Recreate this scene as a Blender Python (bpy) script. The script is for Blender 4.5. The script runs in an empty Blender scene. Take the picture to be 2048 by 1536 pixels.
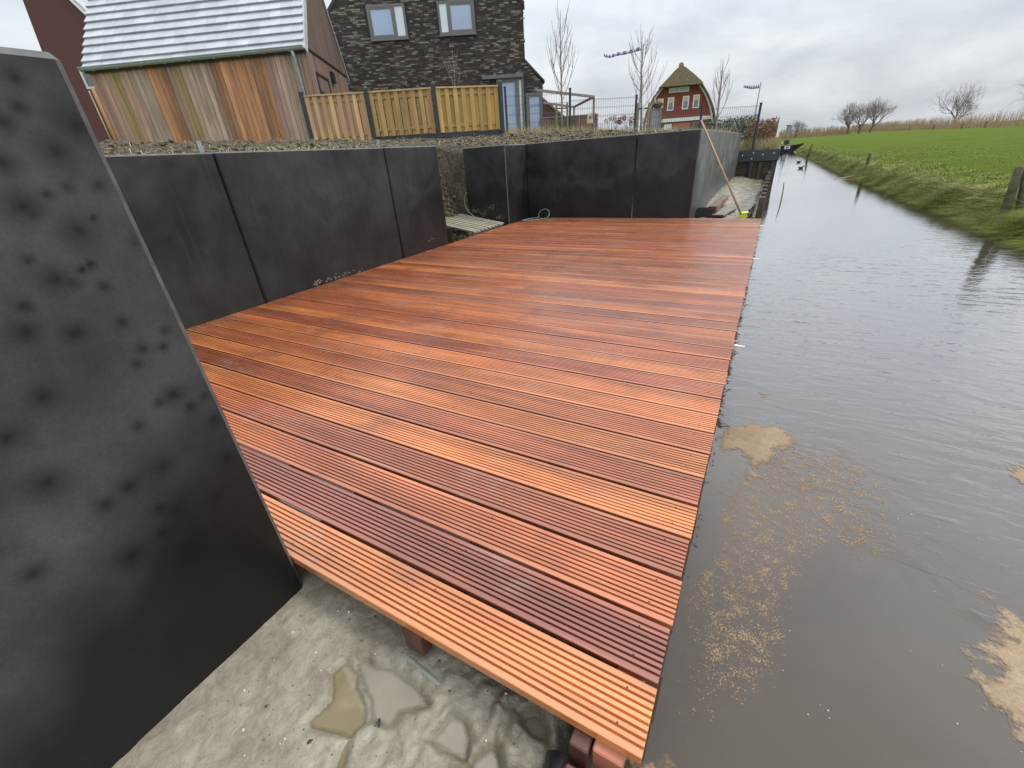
import bpy, bmesh, math, random
from mathutils import Vector, noise
random.seed(7)
S = bpy.context.scene
COL = S.collection
rad = math.radians

# ------------------------------------------------------------------ camera
HC = 1.05
RV = Vector((0.87399106, 0.48183882, -0.06301564))
UV = Vector((-0.18247137, 0.44560062, 0.87643841))
FV = Vector((-0.45038186, 0.75450079, -0.47737275))
FPX = 838.57
cam = bpy.data.cameras.new('camera'); camo = bpy.data.objects.new('camera', cam); COL.objects.link(camo)
cam.sensor_width = 36; cam.lens = FPX / 2048 * 36; cam.clip_start = 0.05; cam.clip_end = 3000
from mathutils import Matrix
camo.matrix_world = Matrix(((RV.x, UV.x, -FV.x, 0), (RV.y, UV.y, -FV.y, 0), (RV.z, UV.z, -FV.z, HC), (0, 0, 0, 1)))
S.camera = camo
S.render.resolution_x = 1024; S.render.resolution_y = 768

# ------------------------------------------------------------------ sky, sun, exposure
SUN_EL, SUN_AZ = rad(52), rad(62)      # azimuth measured from +Y towards +X
world = bpy.data.worlds.new('World'); S.world = world; world.use_nodes = True
def build_world():
    nt = world.node_tree; N = nt.nodes; L = nt.links; N.clear()
    out = N.new('ShaderNodeOutputWorld'); bg = N.new('ShaderNodeBackground')
    sky = N.new('ShaderNodeTexSky'); sky.sky_type = 'NISHITA'; sky.sun_disc = False
    sky.sun_elevation = SUN_EL; sky.sun_rotation = SUN_AZ; sky.air_density = 1.5; sky.dust_density = 3
    tc = N.new('ShaderNodeTexCoord'); sep = N.new('ShaderNodeSeparateXYZ'); L.new(tc.outputs['Generated'], sep.inputs[0])
    def m(op, a, b=None):
        n = N.new('ShaderNodeMath'); n.operation = op
        for i, q in enumerate((a, b)):
            if q is None: continue
            if isinstance(q, (int, float)): n.inputs[i].default_value = q
            else: L.new(q, n.inputs[i])
        return n.outputs[0]
    z = m('MAXIMUM', sep.outputs[2], 0.0); zz = m('ADD', z, 0.30)
    comb = N.new('ShaderNodeCombineXYZ'); L.new(m('DIVIDE', sep.outputs[0], zz), comb.inputs[0]); L.new(m('DIVIDE', sep.outputs[1], zz), comb.inputs[1])
    n1 = N.new('ShaderNodeTexNoise'); n1.inputs['Scale'].default_value = 1.7; n1.inputs['Detail'].default_value = 7; n1.inputs['Roughness'].default_value = .55
    n1.inputs['Distortion'].default_value = .35
    L.new(comb.outputs[0], n1.inputs['Vector'])
    r1 = N.new('ShaderNodeValToRGB'); L.new(n1.outputs['Fac'], r1.inputs[0])
    e = r1.color_ramp.elements; e[0].position = .33; e[0].color = (.58, .625, .695, 1); e[1].position = .67; e[1].color = (.90, .935, .96, 1)
    k = r1.color_ramp.elements.new(.5); k.color = (.73, .775, .83, 1)
    skm = N.new('ShaderNodeVectorMath'); skm.operation = 'SCALE'; skm.inputs['Scale'].default_value = .11; L.new(sky.outputs[0], skm.inputs[0])
    mix = N.new('ShaderNodeMixRGB'); mix.inputs[0].default_value = .86; L.new(skm.outputs[0], mix.inputs[1]); L.new(r1.outputs[0], mix.inputs[2])
    ov = m('ADD', m('ADD', m('MULTIPLY', z, .55), m('MULTIPLY', m('MULTIPLY', z, z), 1.75)), .98)          # overcast sky: about three times brighter overhead than at the horizon
    L.new(mix.outputs[0], bg.inputs[0]); L.new(ov, bg.inputs[1]); L.new(bg.outputs[0], out.inputs[0])
build_world()
sun = bpy.data.lights.new('sun', 'SUN'); suno = bpy.data.objects.new('sun', sun); COL.objects.link(suno)
sun.energy = 1.5; sun.angle = rad(14); sun.color = (1, .96, .9)
sd = Vector((math.sin(SUN_AZ) * math.cos(SUN_EL), math.cos(SUN_AZ) * math.cos(SUN_EL), math.sin(SUN_EL)))
suno.rotation_euler = sd.to_track_quat('Z', 'Y').to_euler()
S.view_settings.view_transform = 'Standard'; S.view_settings.look = 'None'; S.view_settings.exposure = 0.0; S.view_settings.gamma = 1.0
S.view_settings.use_curve_mapping = False

# ------------------------------------------------------------------ helpers
CAMP = Vector((0, 0, HC))
def ray(x, y): return RV * (x - 1024) - UV * (y - 768) + FV * FPX
def pj(p):
    v = Vector(p) - CAMP; w = v.dot(FV); return 1024 + FPX * v.dot(RV) / w, 768 - FPX * v.dot(UV) / w, w
def az(x, y, z): d = ray(x, y); return CAMP + d * ((z - HC) / d.z)
def ax(x, y, X): d = ray(x, y); return CAMP + d * (X / d.x)
def ay(x, y, Y): d = ray(x, y); return CAMP + d * (Y / d.y)
class Pl:                      # a vertical plane through A along horizontal direction d
    def __init__(s, A, B):
        s.A = Vector((A[0], A[1], 0)); d = Vector((B[0] - A[0], B[1] - A[1], 0)); s.L = d.length; s.d = d.normalized()
        s.n = Vector((-s.d.y, s.d.x, 0))
        if s.n.dot(-s.A) < 0: s.n = -s.n           # faces the camera
    def uv(s, x, y):
        D = ray(x, y); t = s.A.dot(s.n) / (D.x * s.n.x + D.y * s.n.y); P = CAMP + D * t
        return (P - s.A).dot(s.d), P.z
    def at(s, u, z, off=0): return s.A + s.d * u + s.n * off + Vector((0, 0, z))
def jit(c, a, h=.035):
    k = random.uniform(1 - a, 1 + a); return tuple(q * k * random.uniform(1 - h, 1 + h) for q in c)
def ss(a, b, x):
    t = max(0, min(1, (x - a) / (b - a))); return t * t * (3 - 2 * t)
def fbm(x, y, z=0, o=4): return noise.fractal(Vector((x, y, z)), 1.0, 2.0, o)
ORG = {}
class MB:
    def __init__(s): s.v = []; s.f = []; s.c = []
    def quad(s, a, b, c, d): i = len(s.v); s.v += [Vector(a), Vector(b), Vector(c), Vector(d)]; s.f.append((i, i + 1, i + 2, i + 3)); return s
    def tri(s, a, b, c): i = len(s.v); s.v += [Vector(a), Vector(b), Vector(c)]; s.f.append((i, i + 1, i + 2)); return s
    def hexa(s, p):            # 8 corners, bottom 4 then top 4
        i = len(s.v); s.v += [Vector(q) for q in p]
        for f in ((3, 2, 1, 0), (4, 5, 6, 7), (0, 1, 5, 4), (1, 2, 6, 5), (2, 3, 7, 6), (3, 0, 4, 7)): s.f.append(tuple(i + k for k in f))
        return s
    def box(s, a, b):
        x0, y0, z0 = a; x1, y1, z1 = b
        return s.hexa([(x0, y0, z0), (x1, y0, z0), (x1, y1, z0), (x0, y1, z0), (x0, y0, z1), (x1, y0, z1), (x1, y1, z1), (x0, y1, z1)])
    def obox(s, o, ux, uy, uz):
        o, ux, uy, uz = Vector(o), Vector(ux), Vector(uy), Vector(uz)
        return s.hexa([o, o + ux, o + ux + uy, o + uy, o + uz, o + ux + uz, o + ux + uy + uz, o + uy + uz])
    def bar(s, a, b, w, h, up=(0, 0, 1)):
        a, b = Vector(a), Vector(b); d = (b - a); x = d.cross(Vector(up)); x = x.normalized() if x.length > 1e-6 else Vector((1, 0, 0)); y = x.cross(d).normalized()
        return s.obox(a - x * w / 2 - y * h / 2, x * w, d, y * h)
    def tube(s, pts, r, n=6, cap=True):
        pts = [Vector(p) for p in pts]; r = r if isinstance(r, (list, tuple)) else [r] * len(pts); base = len(s.v); prev = None
        for k, p in enumerate(pts):
            d = (pts[min(k + 1, len(pts) - 1)] - pts[max(k - 1, 0)]).normalized()
            if prev is None: x = d.orthogonal().normalized()
            else: x = (prev - d * prev.dot(d)).normalized()
            prev = x; y = d.cross(x)
            for j in range(n):
                a = 2 * math.pi * j / n; s.v.append(p + (x * math.cos(a) + y * math.sin(a)) * r[k])
        for k in range(len(pts) - 1):
            for j in range(n):
                a = base + k * n + j; b = base + k * n + (j + 1) % n; s.f.append((a, b, b + n, a + n))
        if cap: s.f.append(tuple(base + j for j in reversed(range(n)))); s.f.append(tuple(base + (len(pts) - 1) * n + j for j in range(n)))
        return s
    def prism(s, poly, ext):   # planar polygon extruded by vector
        i = len(s.v); n = len(poly); e = Vector(ext); s.v += [Vector(p) for p in poly] + [Vector(p) + e for p in poly]
        s.f.append(tuple(i + k for k in range(n))); s.f.append(tuple(i + n + k for k in reversed(range(n))))
        for k in range(n): s.f.append((i + k, i + n + k, i + n + (k + 1) % n, i + (k + 1) % n))
        return s
    def mesh(s, name, m, org=Vector((0, 0, 0)), smooth=False, bevel=0, recalc=True):
        me = bpy.data.meshes.new(name); me.from_pydata([tuple(p - org) for p in s.v], [], s.f)
        if recalc or bevel:
            bm = bmesh.new(); bm.from_mesh(me)
            if recalc: bmesh.ops.recalc_face_normals(bm, faces=bm.faces)
            if bevel: bmesh.ops.bevel(bm, geom=bm.edges[:], offset=bevel, segments=1, affect='EDGES', profile=.5)
            bm.to_mesh(me); bm.free()
        if smooth:
            for p in me.polygons: p.use_smooth = True
        me.materials.append(m); me.update(); return me
    def build(s, name, m, parent=None, smooth=False, bevel=0, col=None, recalc=True):
        org = ORG[parent.name] if parent else Vector((0, 0, 0))
        o = bpy.data.objects.new(name, s.mesh(name, m, org, smooth, bevel, recalc)); COL.objects.link(o)
        if parent: o.parent = parent
        ORG[o.name] = org
        if col: o.color = (*col, 1)
        return o
def tag(o, label=None, cat=None, group=None, kind=None):
    if label: o['label'] = label
    if cat: o['category'] = cat
    if group: o['group'] = group
    if kind: o['kind'] = kind
    return o
def thing(name, loc, label, cat, group=None):
    o = bpy.data.objects.new(name, None); COL.objects.link(o); o.location = loc; o.empty_display_size = .1; ORG[o.name] = Vector(loc)
    return tag(o, label, cat, group)
def inst(name, mesh, parent, loc, rz=0, col=None, rot=None, scale=None):   # a piece that shares its mesh data
    o = bpy.data.objects.new(name, mesh); COL.objects.link(o); o.parent = parent
    o.location = Vector(loc) - (ORG[parent.name] if parent else Vector((0, 0, 0)))
    o.rotation_euler = rot if rot else (0, 0, rz)
    if scale: o.scale = scale
    if col: o.color = (*col, 1)
    ORG[o.name] = Vector(loc); return o

# ------------------------------------------------------------------ materials
class NT:
    def __init__(s, name):
        s.m = bpy.data.materials.new(name); s.m.use_nodes = True; s.t = s.m.node_tree; s.N = s.t.nodes; s.L = s.t.links
        s.b = s.N['Principled BSDF']
    def n(s, t, **k):
        o = s.N.new(t)
        for a, b in k.items(): setattr(o, a, b)
        return o
    def put(s, sock, v):
        if isinstance(v, bpy.types.NodeSocket): s.L.new(v, sock)
        elif isinstance(v, (tuple, list)) and len(v) == 3 and sock.type == 'RGBA': sock.default_value = (*v, 1)
        else: sock.default_value = v
    def math(s, op, a, b=0, clamp=False):
        o = s.n('ShaderNodeMath', operation=op, use_clamp=clamp); s.put(o.inputs[0], a); s.put(o.inputs[1], b); return o.outputs[0]
    def vec(s, scale=(1, 1, 1), space='Object', rnd=False, rot=(0, 0, 0)):
        if space == 'World': v = s.n('ShaderNodeNewGeometry').outputs['Position']
        else: v = s.n('ShaderNodeTexCoord').outputs[space]
        if rnd:
            oi = s.n('ShaderNodeObjectInfo'); a = s.n('ShaderNodeVectorMath', operation='SCALE'); a.inputs[0].default_value = (37.1, 91.7, 53.3); s.L.new(oi.outputs['Random'], a.inputs['Scale'])
            b = s.n('ShaderNodeVectorMath', operation='ADD'); s.L.new(v, b.inputs[0]); s.L.new(a.outputs[0], b.inputs[1]); v = b.outputs[0]
        mp = s.n('ShaderNodeMapping'); s.L.new(v, mp.inputs[0]); mp.inputs['Scale'].default_value = scale; mp.inputs['Rotation'].default_value = rot; return mp.outputs[0]
    def noise(s, v, scale=1, detail=4, rough=.55, dist=0):
        o = s.n('ShaderNodeTexNoise'); s.L.new(v, o.inputs['Vector']); o.inputs['Scale'].default_value = scale; o.inputs['Detail'].default_value = detail
        o.inputs['Roughness'].default_value = rough; o.inputs['Distortion'].default_value = dist; return o.outputs['Fac']
    def ramp(s, f, stops):
        o = s.n('ShaderNodeValToRGB'); s.L.new(f, o.inputs[0]); e = o.color_ramp.elements
        for i, (p, c) in enumerate(stops):
            if not isinstance(c, (tuple, list)): c = (c, c, c)
            q = e[i] if i < 2 else e.new(p)
            q.position = p; q.color = (*c, 1)
        return o.outputs[0]
    def mix(s, f, a, b, mode='MIX'):
        o = s.n('ShaderNodeMixRGB', blend_type=mode); s.put(o.inputs[0], f); s.put(o.inputs[1], a); s.put(o.inputs[2], b); return o.outputs[0]
    def bump(s, h, strength=.3, dist=.01, nrm=None):
        o = s.n('ShaderNodeBump'); s.L.new(h, o.inputs['Height']); o.inputs['Strength'].default_value = strength; o.inputs['Distance'].default_value = dist
        if nrm: s.L.new(nrm, o.inputs['Normal'])
        s.L.new(o.outputs[0], s.b.inputs['Normal']); return o.outputs[0]
    def out(s, col=None, rough=None, spec=None, metal=None):
        if col is not None: s.put(s.b.inputs['Base Color'], col)
        if rough is not None: s.put(s.b.inputs['Roughness'], rough)
        if spec is not None: s.b.inputs['Specular IOR Level'].default_value = spec
        if metal is not None: s.b.inputs['Metallic'].default_value = metal
        return s.m
def simple(name, c0, c1, scale=6, rough=.6, bump=.0, bdist=.01, metal=0, spec=.5, vscale=(1, 1, 1), detail=5):
    t = NT(name); v = t.vec(vscale, rnd=True); f = t.noise(v, scale, detail)
    if bump: t.bump(f, bump, bdist)
    return t.out(t.ramp(f, [(.3, c0), (.7, c1)]), rough, spec, metal)
def wood(name, axis='Z', rough=.6, grain=1.0, wear=.0, wearcol=(.2, .19, .17), fine=26, spec=.35):
    t = NT(name); oi = t.n('ShaderNodeObjectInfo').outputs['Color']
    sc = {'X': (.07, 1, 1), 'Y': (1, .07, 1), 'Z': (1, 1, .07)}[axis]
    v = t.vec(sc, rnd=True); f = t.noise(v, fine, 7, .62, .4); g = t.noise(v, fine * .22, 3, .5, .6)
    k = t.ramp(f, [(.25, 1 - .42 * grain), (.75, 1 + .3 * grain)]); k2 = t.ramp(g, [(.3, 1 - .25 * grain), (.7, 1 + .16 * grain)])
    c = t.mix(1, t.mix(1, oi, k, 'MULTIPLY'), k2, 'MULTIPLY')
    if wear:
        w = t.ramp(t.noise(t.vec((1, 1, .35), rnd=True), 3.2, 5, .6), [(.45, 0), (.68, wear)]); c = t.mix(w, c, wearcol)
    t.bump(f, .25, .004)
    return t.out(c, rough, spec)

M = {}
def deck_mat():
    t = NT('wet_hardwood_decking'); oi = t.n('ShaderNodeObjectInfo').outputs['Color']
    v = t.vec((.06, 1, 1), rnd=True); f = t.noise(v, 34, 8, .65, .5); g = t.noise(v, 5, 3, .5, .8)
    c = t.mix(1, oi, t.ramp(f, [(.25, .72), (.75, 1.22)]), 'MULTIPLY'); c = t.mix(1, c, t.ramp(g, [(.3, .66), (.7, 1.22)]), 'MULTIPLY')
    lv = t.noise(t.vec((.45, 2.2, 1), rnd=True), 2.4, 3, .55, .3); c = t.mix(1, c, t.ramp(lv, [(.32, (.70, .62, .60)), (.68, (1.16, 1.18, 1.2))]), 'MULTIPLY')
    w = t.vec((1, 1.6, 1), 'World')
    st = t.math('MULTIPLY', t.ramp(t.noise(w, 2.3, 2, .5, .3), [(.55, 0), (.66, 1)]), t.ramp(t.noise(w, 13, 5, .7), [(.44, 0), (.62, 1)]))
    c = t.mix(t.math('MULTIPLY', st, .3), c, (.36, .27, .22))                       # trodden grey mud
    dk = t.ramp(t.noise(t.vec((1, 1, 1), 'World'), 3.1, 4, .6), [(.56, 0), (.75, .5)]); c = t.mix(dk, c, (.13, .035, .025))
    sp = t.ramp(t.noise(t.vec((1, 1, 1), 'World'), 90, 2), [(.70, 0), (.76, .55)]); c = t.mix(sp, c, (.05, .02, .015))
    hl = t.ramp(t.noise(t.vec((.035, 1, 1), rnd=True), 46, 3, .5), [(.66, 0), (.76, .5)]); c = t.mix(hl, c, (.72, .33, .12))  # scuffed fibres
    r = t.ramp(t.noise(t.vec((.5, 1, 1), 'World'), 4, 4, .6), [(.3, .2), (.7, .44)])
    t.bump(f, .18, .002); t.b.inputs['Coat Weight'].default_value = .75; t.b.inputs['Coat IOR'].default_value = 1.6; t.b.inputs['Coat Roughness'].default_value = .27
    return t.out(c, r, .5)
M['deck'] = deck_mat()
M['hardwood_dark'] = simple('wet_dark_hardwood', (.055, .022, .016), (.15, .055, .04), 14, .38, .3, .004, vscale=(1, .2, 1))
M['oldwood'] = simple('old_wet_timber', (.030, .022, .016), (.085, .062, .036), 9, .5, .3, .006, vscale=(1, 1, .3))
M['hardwood_red'] = simple('red_hardwood', (.30, .10, .06), (.45, .17, .10), 14, .45, .2, .003, vscale=(.3, 1, 1))
def concrete(name, base0, base1, spots, damp, wet=(.3, .5), rnd=(0, 0, 0), dz=.62):
    t = NT(name); v = t.vec((1, 1, 1), 'World', False, (0, 0, .3)); mp = v.node; mp.inputs['Location'].default_value = rnd
    a = t.noise(v, 1.5, 6, .62, .3); b = t.noise(v, 6, 5, .6); fine = t.noise(v, 160, 3, .6)
    c = t.ramp(a, [(.36, base0), (.66, base1)]); c = t.mix(1, c, t.ramp(b, [(.3, .78), (.7, 1.2)]), 'MULTIPLY'); c = t.mix(1, c, t.ramp(fine, [(.3, .9), (.7, 1.1)]), 'MULTIPLY')
    dr = t.ramp(t.noise(t.vec((1, 1, .03), 'World', False, (.12, 0, 0)), 24, 3, .6), [(.55, 0), (.8, .16)]); c = t.mix(dr, c, (.10, .10, .10))
    r = t.ramp(a, [(.3, wet[0]), (.7, wet[1])])
    if spots:
        at = t.n('ShaderNodeAttribute'); at.attribute_name = 'spot'; h_ = t.math('MULTIPLY', at.outputs['Fac'], t.ramp(t.noise(v, 9, 4, .6), [(.25, .6), (.7, 1.15)]))
        c = t.mix(t.ramp(h_, [(.0, 0), (.5, .62), (1, .97)]), c, (.008, .008, .009))
        t.bump(t.math('MULTIPLY', fine, .25), .3, .002)
    else: t.bump(t.math('ADD', t.math('MULTIPLY', fine, .3), b), .12, .004)
    if damp:                                                                       # rising damp with an uneven upper edge
        z = t.n('ShaderNodeSeparateXYZ'); t.L.new(t.n('ShaderNodeNewGeometry').outputs['Position'], z.inputs[0])
        e = t.math('ADD', z.outputs[2], t.math('MULTIPLY', t.noise(t.vec((1, 1, .35), 'World'), 1.3, 2, .45, .4), -1.7))
        dm = t.ramp(t.math('ADD', e, dz + (.55 if spots else 0)), [(.22, damp), (.36 if not spots else .5, 0)]); c = t.mix(dm, c, (.007, .0065, .0065) if spots else (.014, .013, .013))
        r = t.mix(t.math('MULTIPLY', dm, .6), r, (.24, .24, .24))
    return t.out(c, r, .2 if spots else .32)
M['conc_near'] = concrete('black_concrete_near', (.030, .030, .032), (.086, .085, .087), True, .85, (.42, .6), (3, 1, .4), .30)
M['conc'] = concrete('black_concrete', (.018, .018, .020), (.042, .042, .044), False, .35)
M['conc_damp'] = concrete('black_concrete_damp', (.018, .018, .020), (.042, .042, .044), False, .65, (.24, .42))
M['conc_sheen'] = concrete('black_concrete_sky_sheen', (.075, .078, .082), (.15, .155, .16), False, .3, (.32, .45))  # same concrete, grazing sky sheen put into a lighter base colour
M['edge'] = simple('lit_panel_edge', (.06, .059, .058), (.12, .117, .115), 30, .6)  # skylight caught by the chamfers, painted as a paler edge colour
M['galv'] = simple('galvanised_steel', (.22, .24, .27), (.40, .42, .45), 20, .4, metal=.7)
def mud_mat(name, wetz=None):
    t = NT(name); v = t.vec((1, 1, 1), 'World'); a = t.noise(v, 5, 6, .6, .4); b = t.noise(v, 28, 6, .68, .5); f = t.noise(v, 190, 3, .6)
    c = t.ramp(a, [(.3, (.20, .176, .124)), (.5, (.275, .247, .182)), (.7, (.335, .307, .23))]); c = t.mix(1, c, t.ramp(b, [(.3, .74), (.65, 1.1)]), 'MULTIPLY')
    c = t.mix(t.ramp(f, [(.72, 0), (.78, .5)]), c, (.06, .045, .04))
    xs = t.n('ShaderNodeSeparateXYZ'); t.L.new(v, xs.inputs[0])
    wz = t.math('ADD', t.math('MULTIPLY', t.math('ADD', xs.outputs[0], .5), 1.1), t.noise(v, 4.5, 5, .65, .5))
    c = t.mix(t.ramp(wz, [(.42, 0), (.74, .85)]), c, (.115, .100, .066))           # churned darker silt towards the water
    r = t.ramp(b, [(.3, .16), (.7, .42)])
    t.bump(t.math('ADD', b, t.math('MULTIPLY', f, .08)), .6, .010)
    return t.out(c, r, .5)
M['mud'] = mud_mat('wet_mud')
def puddle_mat(name, c0, c1):
    t = NT(name); v = t.vec((1, 1, 1), 'World'); a = t.noise(v, 9, 4, .55, .6); w = t.noise(v, 30, 2)
    at = t.n('ShaderNodeAttribute'); at.attribute_name = 'edge'; e = t.math('ADD', at.outputs['Fac'], t.math('MULTIPLY', t.math('SUBTRACT', t.noise(v, 60, 4, .6), .5), .012))
    t.L.new(t.ramp(t.math('ADD', t.math('MULTIPLY', e, 10), .5), [(.47, 0), (.66, 1)]), t.b.inputs['Alpha'])
    t.bump(w, .04, .002); return t.out(t.ramp(a, [(.35, c0), (.65, c1)]), .05, .5)
M['puddle_tan'] = puddle_mat('puddle_brown', (.19, .155, .085), (.25, .21, .13))
M['puddle_grey'] = puddle_mat('puddle_grey', (.185, .158, .112), (.23, .20, .15))
M['puddle_dark'] = puddle_mat('puddle_dark', (.10, .09, .055), (.14, .125, .085))
def soil_mat():
    t = NT('clumpy_garden_soil'); v = t.vec((1, 1, 1), 'World'); a = t.noise(v, 3, 6, .65); b = t.noise(v, 26, 7, .7, .4); f = t.noise(v, 90, 4, .7)
    c = t.ramp(a, [(.3, (.08, .066, .046)), (.7, (.165, .14, .094))]); c = t.mix(1, c, t.ramp(b, [(.32, .35), (.68, 1.5)]), 'MULTIPLY')
    c = t.mix(t.ramp(f, [(.62, 0), (.72, .7)]), c, (.34, .29, .17))
    t.bump(t.math('ADD', b, t.math('MULTIPLY', f, .5)), 1, .05); return t.out(c, .85, .2)
M['soil'] = soil_mat()
M['clod'] = simple('soil_clod', (.06, .05, .034), (.19, .16, .108), 18, .85, .8, .02, spec=.2)
M['straw'] = simple('dead_straw', (.30, .25, .13), (.50, .42, .24), 3, .8, spec=.2)
def water_mat():
    t = NT('murky_canal_water'); v = t.vec((1, 1, 1), 'World')
    a = t.noise(v, 1.1, 5, .6, .6); c = t.ramp(a, [(.3, (.052, .040, .028)), (.55, (.066, .051, .036)), (.75, (.092, .069, .044))])
    cl = t.ramp(t.noise(v, 2.6, 4, .6, 1.0), [(.62, 0), (.8, .5)]); c = t.mix(cl, c, (.115, .070, .047))
    rip = t.vec((4.5, 12, 1), 'World', False, (0, 0, rad(-29)))
    h1 = t.noise(rip, 1.0, 3, .5, .5); h2 = t.noise(t.vec((14, 30, 1), 'World', False, (0, 0, rad(-18))), 1.0, 2, .5, .3)
    sp = t.n('ShaderNodeSeparateXYZ'); t.L.new(v, sp.inputs[0])
    calm = t.math('ADD', t.math('MULTIPLY', t.math('ADD', sp.outputs[1], t.math('MULTIPLY', sp.outputs[0], .9)), .25), t.math('MULTIPLY', t.noise(v, .7, 3), .9))
    k = t.math('MULTIPLY', t.ramp(calm, [(.95, .03), (1.5, 1)]), t.ramp(t.math('MULTIPLY', sp.outputs[1], .05), [(.22, 1), (.42, .16)]))
    patch = t.ramp(t.noise(v, .45, 3, .5), [(.35, .45), (.65, 1)])
    h = t.math('MULTIPLY', t.math('ADD', t.math('MULTIPLY', h1, 1.0), t.math('MULTIPLY', h2, .18)), t.math('MULTIPLY', k, patch))
    nb = t.bump(h, 1.0, .015); t.b.inputs['IOR'].default_value = 1.4
    lw = t.n('ShaderNodeLayerWeight'); lw.inputs['Blend'].default_value = .5; t.L.new(nb, lw.inputs['Normal'])
    gl = t.n('ShaderNodeBsdfGlossy'); gl.inputs['Roughness'].default_value = .03; gl.inputs['Color'].default_value = (.96, .97, 1, 1); t.L.new(nb, gl.inputs['Normal'])
    ms = t.n('ShaderNodeMixShader'); t.L.new(t.math('MULTIPLY', t.math('POWER', lw.outputs['Facing'], 2.5), .86), ms.inputs[0]); t.L.new(t.b.outputs[0], ms.inputs[1]); t.L.new(gl.outputs[0], ms.inputs[2])
    t.L.new(ms.outputs[0], t.N['Material Output'].inputs['Surface'])
    return t.out(c, .035, .5)
M['water'] = water_mat()
def scum_mat(name, film):
    t = NT(name); v = t.vec((1, 1, 1), 'World'); a = t.noise(v, 10, 6, .65); f = t.noise(v, 120, 3, .6)
    c = t.ramp(a, [(.3, (.235, .155, .08)), (.7, (.34, .245, .145))]); c = t.mix(1, c, t.ramp(f, [(.3, .78), (.7, 1.14)]), 'MULTIPLY')
    at = t.n('ShaderNodeAttribute'); at.attribute_name = 'edge'; e = at.outputs['Fac']
    if film:
        g = t.noise(v, 165, 4, .7); h = t.noise(v, 24, 5, .66); q = t.math('ADD', t.math('ADD', t.math('MULTIPLY', g, .75), t.math('MULTIPLY', h, .45)), t.math('MULTIPLY', e, .17)); al = t.ramp(q, [(.775, 0), (.84, .8)])
    else:
        q = t.math('ADD', t.math('MULTIPLY', e, 7), t.math('MULTIPLY', t.math('SUBTRACT', t.noise(v, 38, 6, .72), .5), 1.0)); al = t.ramp(q, [(-.0, 0), (.26, .88)])
    t.L.new(al, t.b.inputs['Alpha']); t.bump(f, .3, .003); return t.out(c, .45, .4)
M['scum'] = scum_mat('floating_scum', False); M['film'] = scum_mat('floating_scum_film', True)
def edge_attr(o, fn):
    at = o.data.attributes.new('edge', 'FLOAT', 'POINT')
    for i, v in enumerate(o.data.vertices): at.data[i].value = fn(v.co.x, v.co.y)
M['foam'] = simple('foam_fleck', (.45, .44, .42), (.7, .7, .68), 30, .5)
def grass_mat(name, c):
    t = NT(name); v = t.vec((1, 1, 1), 'World'); a = t.noise(v, .35, 5, .6); b = t.noise(v, 4, 6, .7); f = t.noise(v, 40, 4, .7)
    k = t.ramp(a, [(.3, c[0]), (.7, c[1])]); k = t.mix(t.ramp(b, [(.52, 0), (.8, .55)]), k, c[2]); k = t.mix(1, k, t.ramp(f, [(.3, .6), (.7, 1.35)]), 'MULTIPLY')
    t.bump(t.math('ADD', b, f), .6, .06); return t.out(k, .8, .06)
GR = ((.066, .102, .005), (.092, .132, .007), (.135, .138, .014))
M['field'] = grass_mat('meadow_grass', GR)
def blade_mat(name, c0, c1, c2):
    t = NT(name); v = t.vec((1, 1, 1), 'World'); a = t.noise(v, 1.3, 4, .7); b = t.noise(v, 23, 3, .7)
    c = t.ramp(a, [(.35, c0), (.65, c1)]); c = t.mix(t.ramp(b, [(.5, 0), (.75, .8)]), c, c2); return t.out(c, .6, .3)
M['blade'] = blade_mat('bank_grass_blade', (.12, .175, .014), (.20, .24, .026), (.40, .31, .10))
M['reed'] = blade_mat('dry_reed', (.30, .21, .12), (.42, .31, .19), (.22, .15, .09))
M['bark'] = simple('bare_bark', (.10, .085, .075), (.20, .17, .15), 8, .8, spec=.2)
M['twig'] = simple('purple_grey_twig', (.16, .13, .125), (.26, .22, .20), 8, .8, spec=.2)
M['bark_pale'] = simple('young_bark', (.20, .165, .15), (.33, .28, .26), 8, .7, spec=.2)
M['clad'] = wood('weathered_cladding', 'Z', .65, 1.1, .3, (.36, .245, .17), 22)
M['clad_dark'] = wood('brown_gable_cladding', 'Z', .65, .7, .3, (.11, .085, .07), 22)
M['pine'] = wood('pressure_treated_pine', 'Z', .6, .9, .45, (.33, .25, .10), 15)
M['pine_rail'] = wood('pine_rail', 'X', .6, .7)
M['grey_wood'] = wood('silvered_wood', 'Z', .75, .9, .3, (.3, .3, .29), 24)
M['pallet'] = wood('pallet_wood', 'X', .7, .8, .3, (.18, .15, .12), 16)
M['handle'] = wood('broom_handle_wood', 'Z', .45, .4)
M['anthracite'] = simple('anthracite_paint', (.022, .026, .033), (.035, .040, .048), 12, .45)
M['steel_dark'] = simple('dark_coated_steel', (.03, .035, .04), (.05, .055, .06), 12, .45)
M['wire'] = simple('grey_wire', (.07, .085, .10), (.12, .135, .15), 12, .5)
M['zinc'] = simple('zinc_gutter', (.32, .37, .35), (.46, .50, .48), 9, .4, metal=.2)
M['black'] = simple('black_plastic', (.012, .012, .014), (.022, .022, .025), 20, .35)
def tile_mat():
    t = NT('grey_roof_tile'); v = t.vec((1, 1, 1), 'World'); a = t.noise(v, 2.2, 5, .6); b = t.noise(v, 14, 5, .65)
    oi = t.n('ShaderNodeObjectInfo'); rr = t.ramp(oi.outputs['Random'], [(0, .88), (1, 1.1)])
    c = t.ramp(a, [(.3, (.38, .40, .42)), (.7, (.48, .495, .525))]); c = t.mix(t.ramp(b, [(.55, 0), (.8, .3)]), c, (.33, .39, .31)); c = t.mix(1, c, rr, 'MULTIPLY')
    t.bump(b, .2, .004); return t.out(c, .42, .5)
M['tile'] = tile_mat()
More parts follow.
